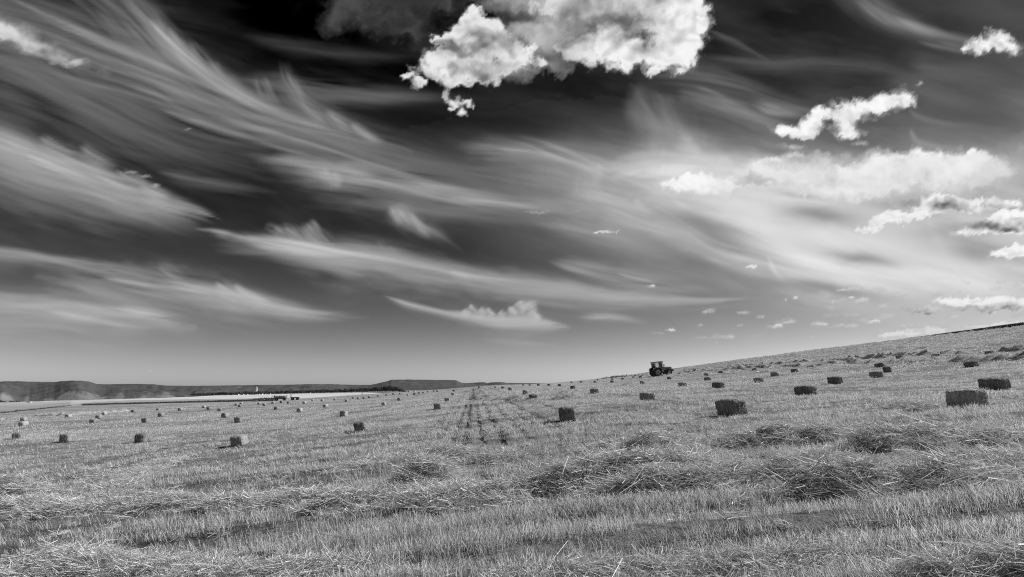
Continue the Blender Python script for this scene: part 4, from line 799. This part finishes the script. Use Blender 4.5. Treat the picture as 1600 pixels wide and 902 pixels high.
NEAR = [  # px, py of the foot, turn, label
 (1145, 648, -9, 'nearest straw bale right of the centre, pale straw lying on its top'),
 (1513, 637, -2, 'large dark-sided straw bale nearest the right edge, front end frayed'),
 (1556, 608.5, -8, 'long dark straw bale close behind the large one at the right edge'),
 (1260, 617, -7, 'dark straw bale between the nearest bale and the two at the right edge'),
 (887, 655, 6, 'end-on straw bale right of the wheel tracks with straw tuft on top'),
 (1012, 624.5, -2, 'square-looking straw bale with a pale frayed top edge, right of the flat heaps'),
 (375, 693.5, 2, 'front-most straw bale on the left, its sunlit side towards the right'),
 (222, 689.5, 2, 'straw bale second from right in the near left row, beside a thrown shadow'),
 (106, 689, 0, 'squarish straw bale second from the left edge in the near left row'),
 (28, 684, -14, 'low flat straw bale nearest the left edge'),
 (565, 671.5, 4, 'straw bale standing alone halfway between the left row and the wheel tracks'),
 (537, 648.5, 5, 'straw bale directly below the dark end of the wood line'),
 (684, 637.5, 2, 'straw bale just left of the near end of the wheel tracks'),
 (699, 626, 2, 'straw bale behind the one left of the wheel tracks'),
 (834, 624.5, -3, 'straw bale right of the wheel tracks, in front of its smaller neighbour'),
 (821, 615, -3, 'smaller straw bale above and left of the one beside the wheel tracks'),
 (929.5, 613.5, -4, 'straw bale to the right of the low heaps, with a clean square outline'),
 (895.5, 607, -3, 'straw bale up and left of the clean square one'),
 (1306, 599, -10, 'straw bale midway up the field right of centre, frayed at its right end'),
 (1123, 606, -10, 'straw bale above the nearest one, with a striped right end'),
 (1067, 603.5, -8, 'straw bale below and to the right of the tractor'),
 (1186, 597, -8, 'straw bale up and right of the striped-end bale'),
 (1211, 587.5, -10, 'long straw bale on the slope between two lower and one higher bale'),
 (1242, 582, -10, 'straw bale on the slope above and right of the long one'),
 (1268, 575.7, -10, 'thin-looking straw bale just under the broken straw row'),
 (1370, 589.5, -2, 'front straw bale of the overlapping group on the right, fan-shaped end'),
 (1387, 581.5, 26, 'twisted straw bale just behind the fan-ended one on the right'),
 (1375, 574, -10, 'rear straw bale of the overlapping group on the right, below the straw rows'),
 (1519, 573.5, -4, 'straw bale under the thick straw row near the right edge, lit on top'),
 (1407, 561, -6, 'straw bale wedged between two straw rows on the right-hand slope'),
 (1464, 560, -12, 'thin straw bale lying on top of the straw row on the right-hand slope'),
 (1548, 555, -12, 'highest straw bale near the right edge, below the crest'),
 (1180, 579, -8, 'small straw bale near the far straw row right of the tractor'),
 (1127, 582.8, -8, 'tiny straw bale touching the far straw row right of the tractor'),
 (1046, 592.3, -8, 'straw bale in front of the tractor, slightly to its right'),
 (1035, 587.5, 10, 'pale straw bale right at the tractor\'s front wheel'),
 (1062, 585.3, -8, 'tiny flat straw bale just ahead of the tractor'),
 (1104, 587, -8, 'rear one of the pair of bales right of the tractor'),
 (1106, 594.2, -8, 'front one of the pair of bales right of the tractor'),
 (1004, 599, -6, 'straw bale left of and below the tractor'),
 (1001, 589.5, -6, 'tiny straw bale close to the tractor on its left'),
 (468, 642, 6, 'straw bale in the left middle distance, second of the slanting line towards the trailers'),
 (431.5, 638.2, 2, 'straw bale with a short shadow streak, left in the slanting line towards the trailers'),
 (508.5, 635, 10, 'tilted straw bale right of the farm trailers'),
 (373, 658.5, 2, 'straw bale behind the front-most one on the left'),
 (352, 650.2, 8, 'straw bale up and left of the one behind the front-most'),
 (228.5, 658, 2, 'straw bale behind the near left row, directly above the shadowed one'),
 (252, 648.8, 2, 'low straw bale up and right of the one above the shadowed bale'),
 (600, 632.8, 6, 'straw bale left of centre halfway to the field\'s skyline'),
 (623.5, 624.3, 3, 'straw bale up and right of the one halfway to the skyline'),
]
for px, py, yw, lb in NEAR: bale(px, py+np.clip((py-570)/30, 0, 2.5), lb, yw+random.uniform(-2, 2), tilt=random.uniform(-2, 2), roll=random.uniform(-2, 2))
ZONES = [
 ('{} of the small bales at the far left of the field', [(.5, 659), (37, 666.5), (37.5, 658.3), (107, 652.7), (146.5, 661.7), (155, 654.8), (163, 648.8)]),
 ('{} of the tiny bales in front of the dark weed line', [(209, 644.8), (247.5, 642.2), (282, 642), (319, 637.6), (326, 640.4), (343, 642.8)]),
 ('{} of the three bales huddled below the church tower', [(369.5, 634.6), (374.5, 636.2), (377, 632)]),
 ('{} of the tiny bales in front of the farm trailers', [(404.5, 632.3), (413, 634.4), (426.5, 630.8), (439.5, 630), (450.5, 631.3), (475.5, 631.2), (488.5, 627), (503.5, 627.8)]),
 ('{} in the line of tiny bales below the wood', [(523, 625.8), (541, 628), (552, 623), (560, 624.2), (568, 624), (577, 621.8), (590.5, 620), (603.5, 618.4), (614.5, 617.4), (625, 616.4)]),
 ('{} in the line of tiny bales below the flat-topped hill', [(637.5, 619.4), (647.5, 617.3), (654.5, 615.5), (661.5, 614.8), (668.5, 613.4), (678, 612.6), (683, 612.4), (708, 618), (709.5, 612)]),
 ('{} of the skyline bales right of the wheel tracks', [(748.5, 606), (774, 606.6), (785.5, 607.4), (797.5, 610), (818, 603), (828, 603), (841.5, 603), (858, 603), (874.5, 603.8)]),
 ('{} of the bales near the skyline left of the tractor', [(893, 598.5), (908, 598.3), (930, 598.3), (934, 594.6), (956.5, 598), (957, 593.8), (973, 593.3), (990, 590.8)]),
]
for ph, pts in ZONES:
    for i, (px, py) in enumerate(sorted(pts)): bale(px, py, ph.format(ORD[i]), random.uniform(-8, 6), roll=random.uniform(-4, 4))
print('bales', nb[0])

# ---------------------------------------------------------------- tractor
def build_tractor():
    s = spot(1032, 587.8); u, v, z = s; print('tractor', s)
    a = math.radians(14); f = .8
    dz = (float(height(u+f*math.cos(a), v+f*math.sin(a)))-float(height(u-f*math.cos(a), v-f*math.sin(a))))/(2*f)
    T = empty('tractor', (u, v, z), (0, -math.atan(dz), a)); tag(T, 'dark farm tractor with a glazed cab and light rims driving right along the slope', 'tractor')
    T.scale = (1.22,)*3
    P, G = M['paint'], M['paint_light']
    m = MB(); m.prism([(.35, 1.05), (2.35, 1.0), (2.52, 1.15), (2.50, 1.45), (2.30, 1.62), (1.2, 1.74), (.35, 1.80)], -.40, .40); hood = m.build('hood', P, T, .04)
    m = MB()
    for k in range(5): m.box((2.515, 0, 1.08+.08*k), (.02, .6, .03))
    m.build('grille', M['metal'], hood)
    for sy in (-1, 1):
        MB().box((2.50, .27*sy, 1.5), (.05, .16, .12)).build('headlight', M['lamp'], hood, .01)
        MB().box((1.3, .405*sy, 1.5), (1.2, .012, .10)).build('side_stripe', G, hood)
    MB().box((.5, 0, .85), (3.1, .46, .42)).box((1.75, 0, .72), (.5, 1.2, .16)).box((-.95, 0, .88), (.45, 1.3, .34)).build('chassis', M['metal'], T, .02)
    w = MB(); [w.box((2.72, y, .88), (.34, .13, .42)) for y in (-.35, -.21, -.07, .07, .21, .35)]; w.build('front_weights', M['metal'], T, .02)
    MB().bar((.62, -.46, 1.7), (.62, -.46, 2.75), .05, 8).bar((.62, -.46, 1.75), (.62, -.46, 2.25), .09, 8).build('exhaust_pipe', M['metal'], T)
    # cab
    fr = MB(); ps = [(-1.35, .72), (-1.35, -.72), (.36, .62), (.36, -.62), (-.45, .74), (-.45, -.74)]
    for x, y in ps: fr.bar((x, y, 1.15), (x*.93-.03, y*.95, 2.70), .045, 6)
    for (x0, y0), (x1, y1) in (((-1.35, -.72), (-1.35, .72)), ((-1.35, -.72), (.36, -.62)), ((-1.35, .72), (.36, .62)), ((.36, -.62), (.36, .62))): fr.bar((x0, y0, 1.2), (x1, y1, 1.2), .05, 6)
    cab = fr.build('cab', P, T)
    MB().prism([(-1.50, 2.70), (.55, 2.70), (.50, 2.86), (.2, 2.92), (-1.3, 2.92), (-1.5, 2.85)], -.80, .80).build('roof', P, cab, .03)
    for sy in (-1, 1):
        MB().box((-.9, .735*sy, 1.95), (.82, .012, 1.42)).build('side_window', M['glass'], cab)
        MB().box((-.06, .70*sy, 1.85), (.72, .012, 1.55)).build('door_glass', M['glass'], cab)
        MB().box((.62, .9*sy, 2.1), (.05, .2, .34)).bar((.4, .6*sy, 2.3), (.62, .88*sy, 2.2), .02).build('mirror', M['metal'], cab)
        MB().box((.54, .5*sy, 2.78), (.05, .2, .1)).build('work_light', M['lamp'], cab)
        MB().box((-1.52, .5*sy, 2.76), (.05, .2, .1)).build('work_light', M['lamp'], cab)
    MB().box((-1.37, 0, 2.0), (.012, 1.36, 1.35)).build('rear_window', M['glass'], cab)
    MB().box((.35, 0, 2.1), (.012, 1.16, 1.15)).build('windscreen', M['glass'], cab)
    MB().box((-.75, 0, 1.42), (.5, .52, .14)).box((-1.0, 0, 1.8), (.12, .5, .7), (0, -.12, 0)).build('seat', M['seat'], cab, .03)
    MB().bar((.1, 0, 1.3), (-.1, 0, 1.75), .03).ring((0, 0, 0), [(.0, 0)], 3).build('steering_column', M['metal'], cab)
    sw = MB().ring((0, 0, 0), [(.2, -.015), (.23, -.015), (.23, .015), (.2, .015)], 16).build('steering_wheel', M['metal'], cab); sw.location = (-.12, 0, 1.78); sw.rotation_euler = (math.radians(90), 0, math.radians(90))
    for sy in (-1, 1):
        fd = MB(); pts = []
        for k in range(9):
            t = math.radians(18+k*17); pts.append((-.95+1.02*math.cos(t), .86+1.0*math.sin(t)))
        inner = [(-.95+.94*math.cos(math.radians(18+k*17)), .86+.93*math.sin(math.radians(18+k*17))) for k in range(8, -1, -1)]
        for k in range(8): fd.prism([pts[k], pts[k+1], inner[7-k], inner[8-k]], min(.62*sy, 1.16*sy), max(.62*sy, 1.16*sy))
        fen = fd.build('fender', P, T)
        MB().box((-1.78, .85*sy, 1.62), (.05, .16, .1)).build('tail_light', M['lamp'], fen)
        MB().box((1.62, .78*sy, 1.28), (.9, .34, .03), (0, .12, 0)).build('front_fender', P, T)
        MB().box((-.1, .72*sy, .62), (.42, .2, .05)).box((-.1, .72*sy, .90), (.42, .2, .05)).bar((-.3, .7*sy, .6), (-.3, .7*sy, 1.2), .02).bar((.1, .7*sy, .6), (.1, .7*sy, 1.2), .02).build('step', M['metal'], T)
    MB().box((.1, -.58, .95), (.75, .28, .42)).build('fuel_tank', P, T, .05)
    h = MB()
    for sy in (-1, 1): h.bar((-1.1, .25*sy, .75), (-2.15, .42*sy, .52), .045).bar((-1.35, .3*sy, 1.25), (-1.9, .4*sy, .6), .03)
    h.bar((-1.2, 0, 1.15), (-2.1, 0, .95), .04).bar((-2.15, -.42, .5), (-2.15, .42, .5), .04).build('rear_linkage', M['metal'], T)
    def wheel(x, y, r, wd, lug, nm='wheel'):
        W = empty(nm, (x, y, r)); W.parent = T
        t = MB().ring((0, 0, 0), [(r*.56, -wd*.42), (r*.80, -wd*.5), (r*.94, -wd*.46), (r*.965, -wd*.3), (r*.965, wd*.3), (r*.94, wd*.46), (r*.80, wd*.5), (r*.56, wd*.42)], 28)
        for k in range(lug):
            for sg in (-1, 1):
                an = 2*math.pi*(k+.25*sg)/lug; t.box((r*.975*math.cos(an), sg*wd*.22, r*.975*math.sin(an)), (.05, wd*.48, .055), (0, -an, sg*.5))
        t.build('tyre', M['rubber'], W)
        q = MB().ring((0, 0, 0), [(r*.50, -wd*.34), (r*.57, -wd*.40), (r*.57, wd*.40), (r*.50, wd*.34)], 24)
        q.ring((0, (.1 if y > 0 else -.1)*wd, 0), [(.02, -.03), (r*.52, -.05), (r*.52, .0), (.02, .02)], 24).build('rim', M['rim'], W)
        MB().ring((0, (.2 if y > 0 else -.2)*wd, 0), [(.01, -.06), (r*.15, -.06), (r*.15, .06), (.01, .06)], 12).build('hub', M['metal'], W)
        return W
    for sy in (-1, 1): wheel(-.95, .88*sy, .86, .50, 18); wheel(1.62, .80*sy, .60, .36, 16)
    return T
build_tractor()

# ---------------------------------------------------------------- farm trailers, post
def trailer(px, py, ln, label, load, yaw):
    s = spot(px, py); T = empty('farm_trailer', s, (0, 0, math.radians(yaw))); tag(T, label, 'trailer')
    MB().box((0, 0, .72), (ln, 1.7, .12)).box((0, .4, .58), (ln*.9, .1, .14)).box((0, -.4, .58), (ln*.9, .1, .14)).build('bed', M['wood'], T)
    for x in (-ln*.3, ln*.3):
        for sy in (-1, 1):
            W = MB().ring((x, .78*sy, .32), [(.14, -.09), (.31, -.1), (.33, 0), (.31, .1), (.14, .09)], 14).build('wheel', M['rubber'], T)
            MB().ring((x, .78*sy, .32), [(.02, -.05), (.16, -.06), (.16, .06), (.02, .05)], 10).build('hub', M['rim'], W)
    MB().bar((-ln/2, .4, .6), (-ln/2-.9, 0, .5), .04).bar((-ln/2, -.4, .6), (-ln/2-.9, 0, .5), .04).build('drawbar', M['metal'], T)
    for x in ((-ln/2, ln/2) if load else (-ln/2,)):
        g = MB()
        for y in (-.7, 0, .7): g.bar((x, y, .75), (x, y, 1.5), .035)
        g.bar((x, -.75, 1.5), (x, .75, 1.5), .035).build('end_frame', M['metal'], T)
    return T, s
T1, s1 = trailer(438, 626.5, 3.3, 'low farm trailer carrying a dark layer of bales, left of its empty neighbour', True, 8)
for r_ in range(2):
    for c_ in range(5):
        o = link('straw_bale', COARSE[(r_+c_) % 4]); x_ = -1.3+.62*c_; y_ = -.42+.84*r_
        a_ = math.radians(8); o.location = (s1[0]+x_*math.cos(a_)-y_*math.sin(a_), s1[1]+x_*math.sin(a_)+y_*math.cos(a_), s1[2]+.79); o.rotation_euler = (0, 0, a_+.02*c_); o.scale = (1.2, .78, 1.35)
        tag(o, 'stacked bale, %s row on the low trailer, %s' % (('front', 'back')[r_], ORD[c_]), 'bale', 'straw bales loaded on the low trailer')
T2, s2 = trailer(461, 625.3, 2.2, 'small empty flatbed trailer right of the loaded one', False, 4)
s = spot(425.5, 626.8); A_ = empty('ladder_frame', s); tag(A_, 'pointed wooden frame standing at the left end of the loaded trailer', 'frame')
for x in (-.5, .5): MB().bar((x, -.3, 0), (x*.05, 0, 1.5), .05).build('leg', M['wood'], A_)
MB().bar((-.28, -.12, .7), (.28, -.12, .7), .04).build('rail', M['wood'], A_)
s = spot(565.6, 618.6); PO = empty('marker_post', s); tag(PO, 'dark upright marker post beyond the tiny bales below the wood', 'post')
MB().bar((0, 0, -.1), (0, 0, 1.05), .11, 8, .09).build('post', M['wood'], PO); MB().box((0, 0, 1.1), (.3, .16, .2)).build('cap', M['wood'], PO)

# ---------------------------------------------------------------- trees
def crown_mesh(seed, wide):
    rs = np.random.RandomState(seed); V = []; Fs = []
    for c in range(9):
        cx, cy, cz = rs.normal(0, .22*wide, 1)[0], rs.normal(0, .22*wide, 1)[0], rs.uniform(.38, .82); rr = rs.uniform(.18, .30)
        for k in range(42):
            d = rs.normal(0, 1, 3); d /= np.linalg.norm(d); p = np.array([cx, cy, cz])+d*rr*np.array([wide, wide, 1.])*rs.uniform(.75, 1.12)
            a = np.cross(d, rs.normal(0, 1, 3)); a /= np.linalg.norm(a); b = np.cross(d, a)+d*rs.uniform(-.5, .5); s_ = rs.uniform(.05, .095); n = len(V)
            V += [p-a*s_, p-b*s_*.7, p+a*s_, p+b*s_*.7]; Fs.append((n, n+1, n+2, n+3))
    return mesh_from('crown', V, Fs, [M['leaf']])
CR = [crown_mesh(40+i, w_) for i, w_ in enumerate((1.0, 1.3, .8, 1.5, 1.1))]
TK = MB().bar((0, 0, -.05), (.01, 0, .45), .035, 6, .02).bar((.005, 0, .3), (.14, .04, .55), .018, 5, .008).bar((.0, 0, .34), (-.13, -.05, .58), .016, 5, .008).mesh('trunk', M['bark'])
kt = [0]
def tree(px, py, hpx, label, group=None, wide=1., fr=1.0, cat='tree'):
    s = spot(px, py, 6000)
    if s is None: return
    d = math.hypot(s[0], s[1]); u, v = s[0]*fr, s[1]*fr; hm = hpx/F*d*fr
    kt[0] += 1; T = empty(cat, (u, v, float(height(u, v))-.2), (0, 0, random.uniform(0, 6.28))); T.scale = (hm*wide, hm*wide, hm)
    tag(T, label, cat, group); link('crown', CR[kt[0] % 5], T); link('trunk', TK, T)
GT = 'trees in the long dark wood line beyond the pale field'
def wood_top(x): return np.interp(x, [296, 330, 360, 385, 400, 430, 470, 500, 545, 575, 600, 612, 622, 632], [616, 614, 613.5, 612.5, 612.5, 611.5, 610.5, 609.5, 608.5, 606.5, 604.3, 603.6, 606, 610])
x = 296.
while x < 633:
    yb = np.interp(x, [296, 330, 370, 420, 560, 632], [620, 619, 618, 617, 613.8, 612.4]); tp = wood_top(x)+random.uniform(-.7, .9)
    TL = 'low dark tree in the thin left stretch of the wood line beyond the pale field' if x < 385 else 'dark tree in the wood line just below the church tower' if x < 415 else 'dark tree in the even middle stretch of the wood line beyond the pale field' if x < 560 else 'tall dark tree in the thick right end of the wood line beyond the pale field'
    tree(x, yb, max(yb-tp, 2.2)*1.06, TL, GT, random.uniform(.7, 1.0), 1.0)
    if x > 440 or random.random() < .5: tree(x+1.5, yb-.25, max(yb-tp, 2.2)*.95, TL, GT, random.uniform(.8, 1.1), 1.0)
    x += random.uniform(2.6, 4.2)
for i, (px, py, h) in enumerate([(1, 629.2, 3), (5, 629.2, 2.6), (16, 629, 2.4), (20, 629, 2.2), (26, 628.8, 2.5), (30, 628.6, 2)]): tree(px, py, h, 'dark bush at the foot of the eroded slope, %s of six' % ORD[i], 'bushes at the foot of the eroded slope', 1.2, cat='bush')
for i, (px, py, h) in enumerate([(91, 626.6, 1.6), (98, 626.3, 1.6), (111, 625.4, 3), (116, 625.4, 2.6), (121, 625.3, 3)]): tree(px, py, h, 'dark tree by the bright bare ground on the left, %s of five' % ORD[i], 'trees by the bright bare ground', 1.3)
for i, (px, py, h) in enumerate([(148, 623.4, 3), (155, 623, 3), (164, 623, 2.2), (173, 622.6, 2), (199, 621.8, 2.2), (217, 621.2, 1.8), (260, 619.6, 3.6), (265, 619.8, 3), (281, 619.4, 2)]): tree(px, py, h, 'small dark tree below the eroded spurs, %s of nine' % ORD[i], 'small trees below the eroded spurs', 1.2)

# ---------------------------------------------------------------- hills
def hill_range(name, label, crest, dist, foot, bare, gul, seed, foot_drop=0., x0=-400, x1=1000, n=420, m=36, back=900, spur=0.):
    px = np.linspace(x0, x1, n); cy = np.interp(px, [c[0] for c in crest], [c[1] for c in crest])+(fbm(px/7+seed, px*0, 3)-.5)*.7
    V = []; B = []
    dx = np.array([ray(p, q) for p, q in zip(px, cy)]); h = np.hypot(dx[:, 0], dx[:, 1]); top = dist*dx[:, 2]/h; du = dx[:, 0]/h; dv = dx[:, 1]/h
    ts = np.r_[np.linspace(0, 1, m), 1.4]
    for t in ts:
        jag = (fbm(px/16+seed, px*0+t*1.3, 4)-.5)*gul*(1-t)*4*min(t+.1, .5) if t <= 1 else 0
        dd = foot+(dist-foot)*t if t <= 1 else dist+back
        dd = dd+jag*60+px*0
        u = du*dd; v = dv*dd; base = height(u, v)-6
        wn = fbm(u/260+seed, v/420+seed, 5, .55); rn = 1-np.abs(2*fbm(u/150+seed+7, v/330, 4, .55)-1)
        rg = 1-np.abs(2*fbm(px/11+seed+3, px*0+t*.8, 4)-1)
        tt = np.clip(t, 0, 1); sh = tt**1.25*(1-.0) if t < 1 else 1.
        sh = np.clip(sh+(rg-.72)*gul*np.sin(math.pi*tt)*.3+spur*np.sin(math.pi*tt)*(fbm(px/40+seed, px*0, 2)-.5), 0, 1.0)
        z = base+(top-base)*sh
        z = z+((rn-.7)*30+(wn-.5)*40)*gul*4*np.sin(math.pi*min(tt, 1))**.8*(1 if t <= 1 else 0); z = np.minimum(z, top+0*z)
        if t > 1: z = top-2
        V.append(np.stack([u, v, z], 1)); B.append(bare(px, tt, rg))
    P = np.concatenate(V); b = np.concatenate(B)
    tag(link(name, mesh_from(name, P, grid_faces(len(ts), n)[:, ::-1], [M['hill']], False, {'bare': b})), label, kind='structure')
hill_range('plateau', 'long even dark plateau along the horizon', [(-500, 600.5), (0, 600), (150, 600.8), (215, 600), (240, 600.6), (262, 602.8), (300, 603), (350, 602.6), (400, 601.8), (500, 600.5), (545, 601.3), (600, 601.6), (700, 600), (750, 598.6), (850, 599), (1000, 600), (1400, 601)], 6800, 4300, lambda p, t, r: .12+.28*np.exp(-((t-.2)/.15)**2)*(fbm(p/20, p*0+t*4, 3) > .5), .5, 3, x0=-450, x1=1300)
hill_range('flat_topped_hill', 'dark flat-topped hill beyond the end of the wood', [(540, 606), (575, 602.5), (600, 597), (606, 595.6), (611, 593.4), (640, 593.2), (705, 594), (713, 594.4), (718, 597), (724, 599.2), (735, 600.2), (760, 603), (790, 607)], 4700, 3500, lambda p, t, r: .02+0*p, .12, 9, x0=540, x1=790, n=160)
hill_range('eroded_hill', 'scrub-covered hill with pale eroded gullies on the left', [(-500, 598), (-100, 597), (0, 596.3), (20, 595.8), (60, 596.8), (88, 597), (96, 595.4), (110, 594.8), (128, 595.2), (140, 596.6), (150, 600), (165, 602.5), (200, 604.5), (240, 608), (258, 611), (280, 614), (310, 618.5), (340, 622)], 2500, 1720,
   lambda p, t, r: np.clip(1.0-2.0*t+(fbm(p/9, p*0+t*5, 5)-.5)*1.3+.4*sstep(112, 135, p)*sstep(165, 140, p)*sstep(.6, .9, t), 0, .95), .2, 21, x0=-450, x1=340, n=420, m=44, spur=.5)

# ---------------------------------------------------------------- village and church
def far_spot(px, py):
    for dy in np.arange(0, 8, .4):
        s = spot(px, py+dy, 3200)
        if s: return s
def house(px, py, wpx, hpx, label, name='house', cat='house', yaw=0., group='pale houses of the far village', fr=1.02):
    s = far_spot(px, py); d = math.hypot(s[0], s[1])*fr; u, v = s[0]*fr, s[1]*fr; k = d/F; W = wpx*k; H = hpx*k*.68; D_ = W*.7
    T = empty(name, (u, v, float(height(u, v))), (0, 0, -math.atan2(u, v)-.75+yaw)); tag(T, label, cat, group)
    wl = MB().box((0, 0, H/2), (W, D_, H)).build('wall', M['wall'], T)
    MB().prism([(-W*.54, H), (W*.54, H), (0, H+hpx*k*.32)], -D_*.54, D_*.54).build('roof', M['roof'], T)
    for x in (-.28, 0., .28): MB().box((x*W, -D_/2-.04, H*.62), (W*.1, .1, H*.2)).build('window', M['window'], wl)
    MB().box((W*.14, -D_/2-.05, H*.2), (W*.09, .1, H*.4)).build('door', M['window'], wl)
    return T
for i, (px, py, w_, h_) in enumerate([(362, 616.8, 5, 2.2), (372, 616, 4.5, 2), (380, 616, 5, 2.4), (386, 615.2, 4, 2), (404, 614.6, 4, 2.2), (409, 613.8, 4.5, 1.8), (414, 613.6, 4, 1.8), (421, 613.4, 4, 2.6), (484, 611.8, 4, 1.6), (527, 610, 4, 2)]):
    house(px, py, w_, h_, 'pale house among the trees of the far village, %s of ten' % ORD[i], fr=1.0 if i < 4 else 1.0, yaw=random.uniform(-.4, .4))
s = far_spot(400, 615.5); d = math.hypot(s[0], s[1]); k = d/F; s = tuple(q_*f_ for q_, f_ in zip(s, (.97, .97, 1))); s = (s[0], s[1], float(height(s[0], s[1]))); C_ = empty('church', s, (0, 0, -math.atan2(s[0], s[1])-.6)); tag(C_, 'pale church with a tall bell tower rising above the far village', 'church')
z0 = 2.5*k
tw = MB().box((0, 0, 4.3*k), (2.6*k, 2.6*k, 8.6*k)).build('tower', M['stone'], C_)
MB().box((0, 0, 8.7*k), (2.9*k, 2.9*k, .25*k)).build('cornice', M['stone'], tw)
bf = MB().box((0, 0, 9.6*k), (1.9*k, 1.9*k, 1.6*k)).build('belfry', M['stone'], C_)
for x in (-.45, .45): MB().box((x*k, -.97*k, 9.6*k), (.4*k, .06*k, 1.0*k)).build('opening', M['window'], bf)
MB().box((0, 0, 10.8*k), (1.6*k, 1.6*k, .9*k), None, .3).build('cap', M['roof'], C_)
nv = MB().box((-10*k, 1.5*k, 2.3*k), (17*k, 6*k, 4.6*k)).build('nave', M['stone'], C_)
MB().prism([(-18.9*k, 4.6*k), (-1.2*k, 4.6*k), (-1.8*k, 5.9*k), (-18*k, 5.9*k)], -1.7*k, 4.7*k).build('roof', M['roof'], nv)
for x in range(5): MB().box((-(3.5+3.2*x)*k, -1.53*k, 2.8*k), (.7*k, .06*k, 1.6*k)).build('window', M['window'], nv)
for i, (px, py, w_, h_) in enumerate([(46, 629, 5, 1.4), (92, 625.5, 5, 1.6), (128, 625, 4, 1.3), (272, 618.2, 9, 3), (287, 618, 10, 3.2), (640, 612.2, 5, 1.6), (648, 611.6, 4, 1.3)]):
    house(px, py, w_, h_, 'long pale farm shed on the plain, %s of seven' % ORD[i], 'farm_shed', 'shed', group='pale farm sheds on the plain', yaw=random.uniform(-.3, .3), fr=.99)
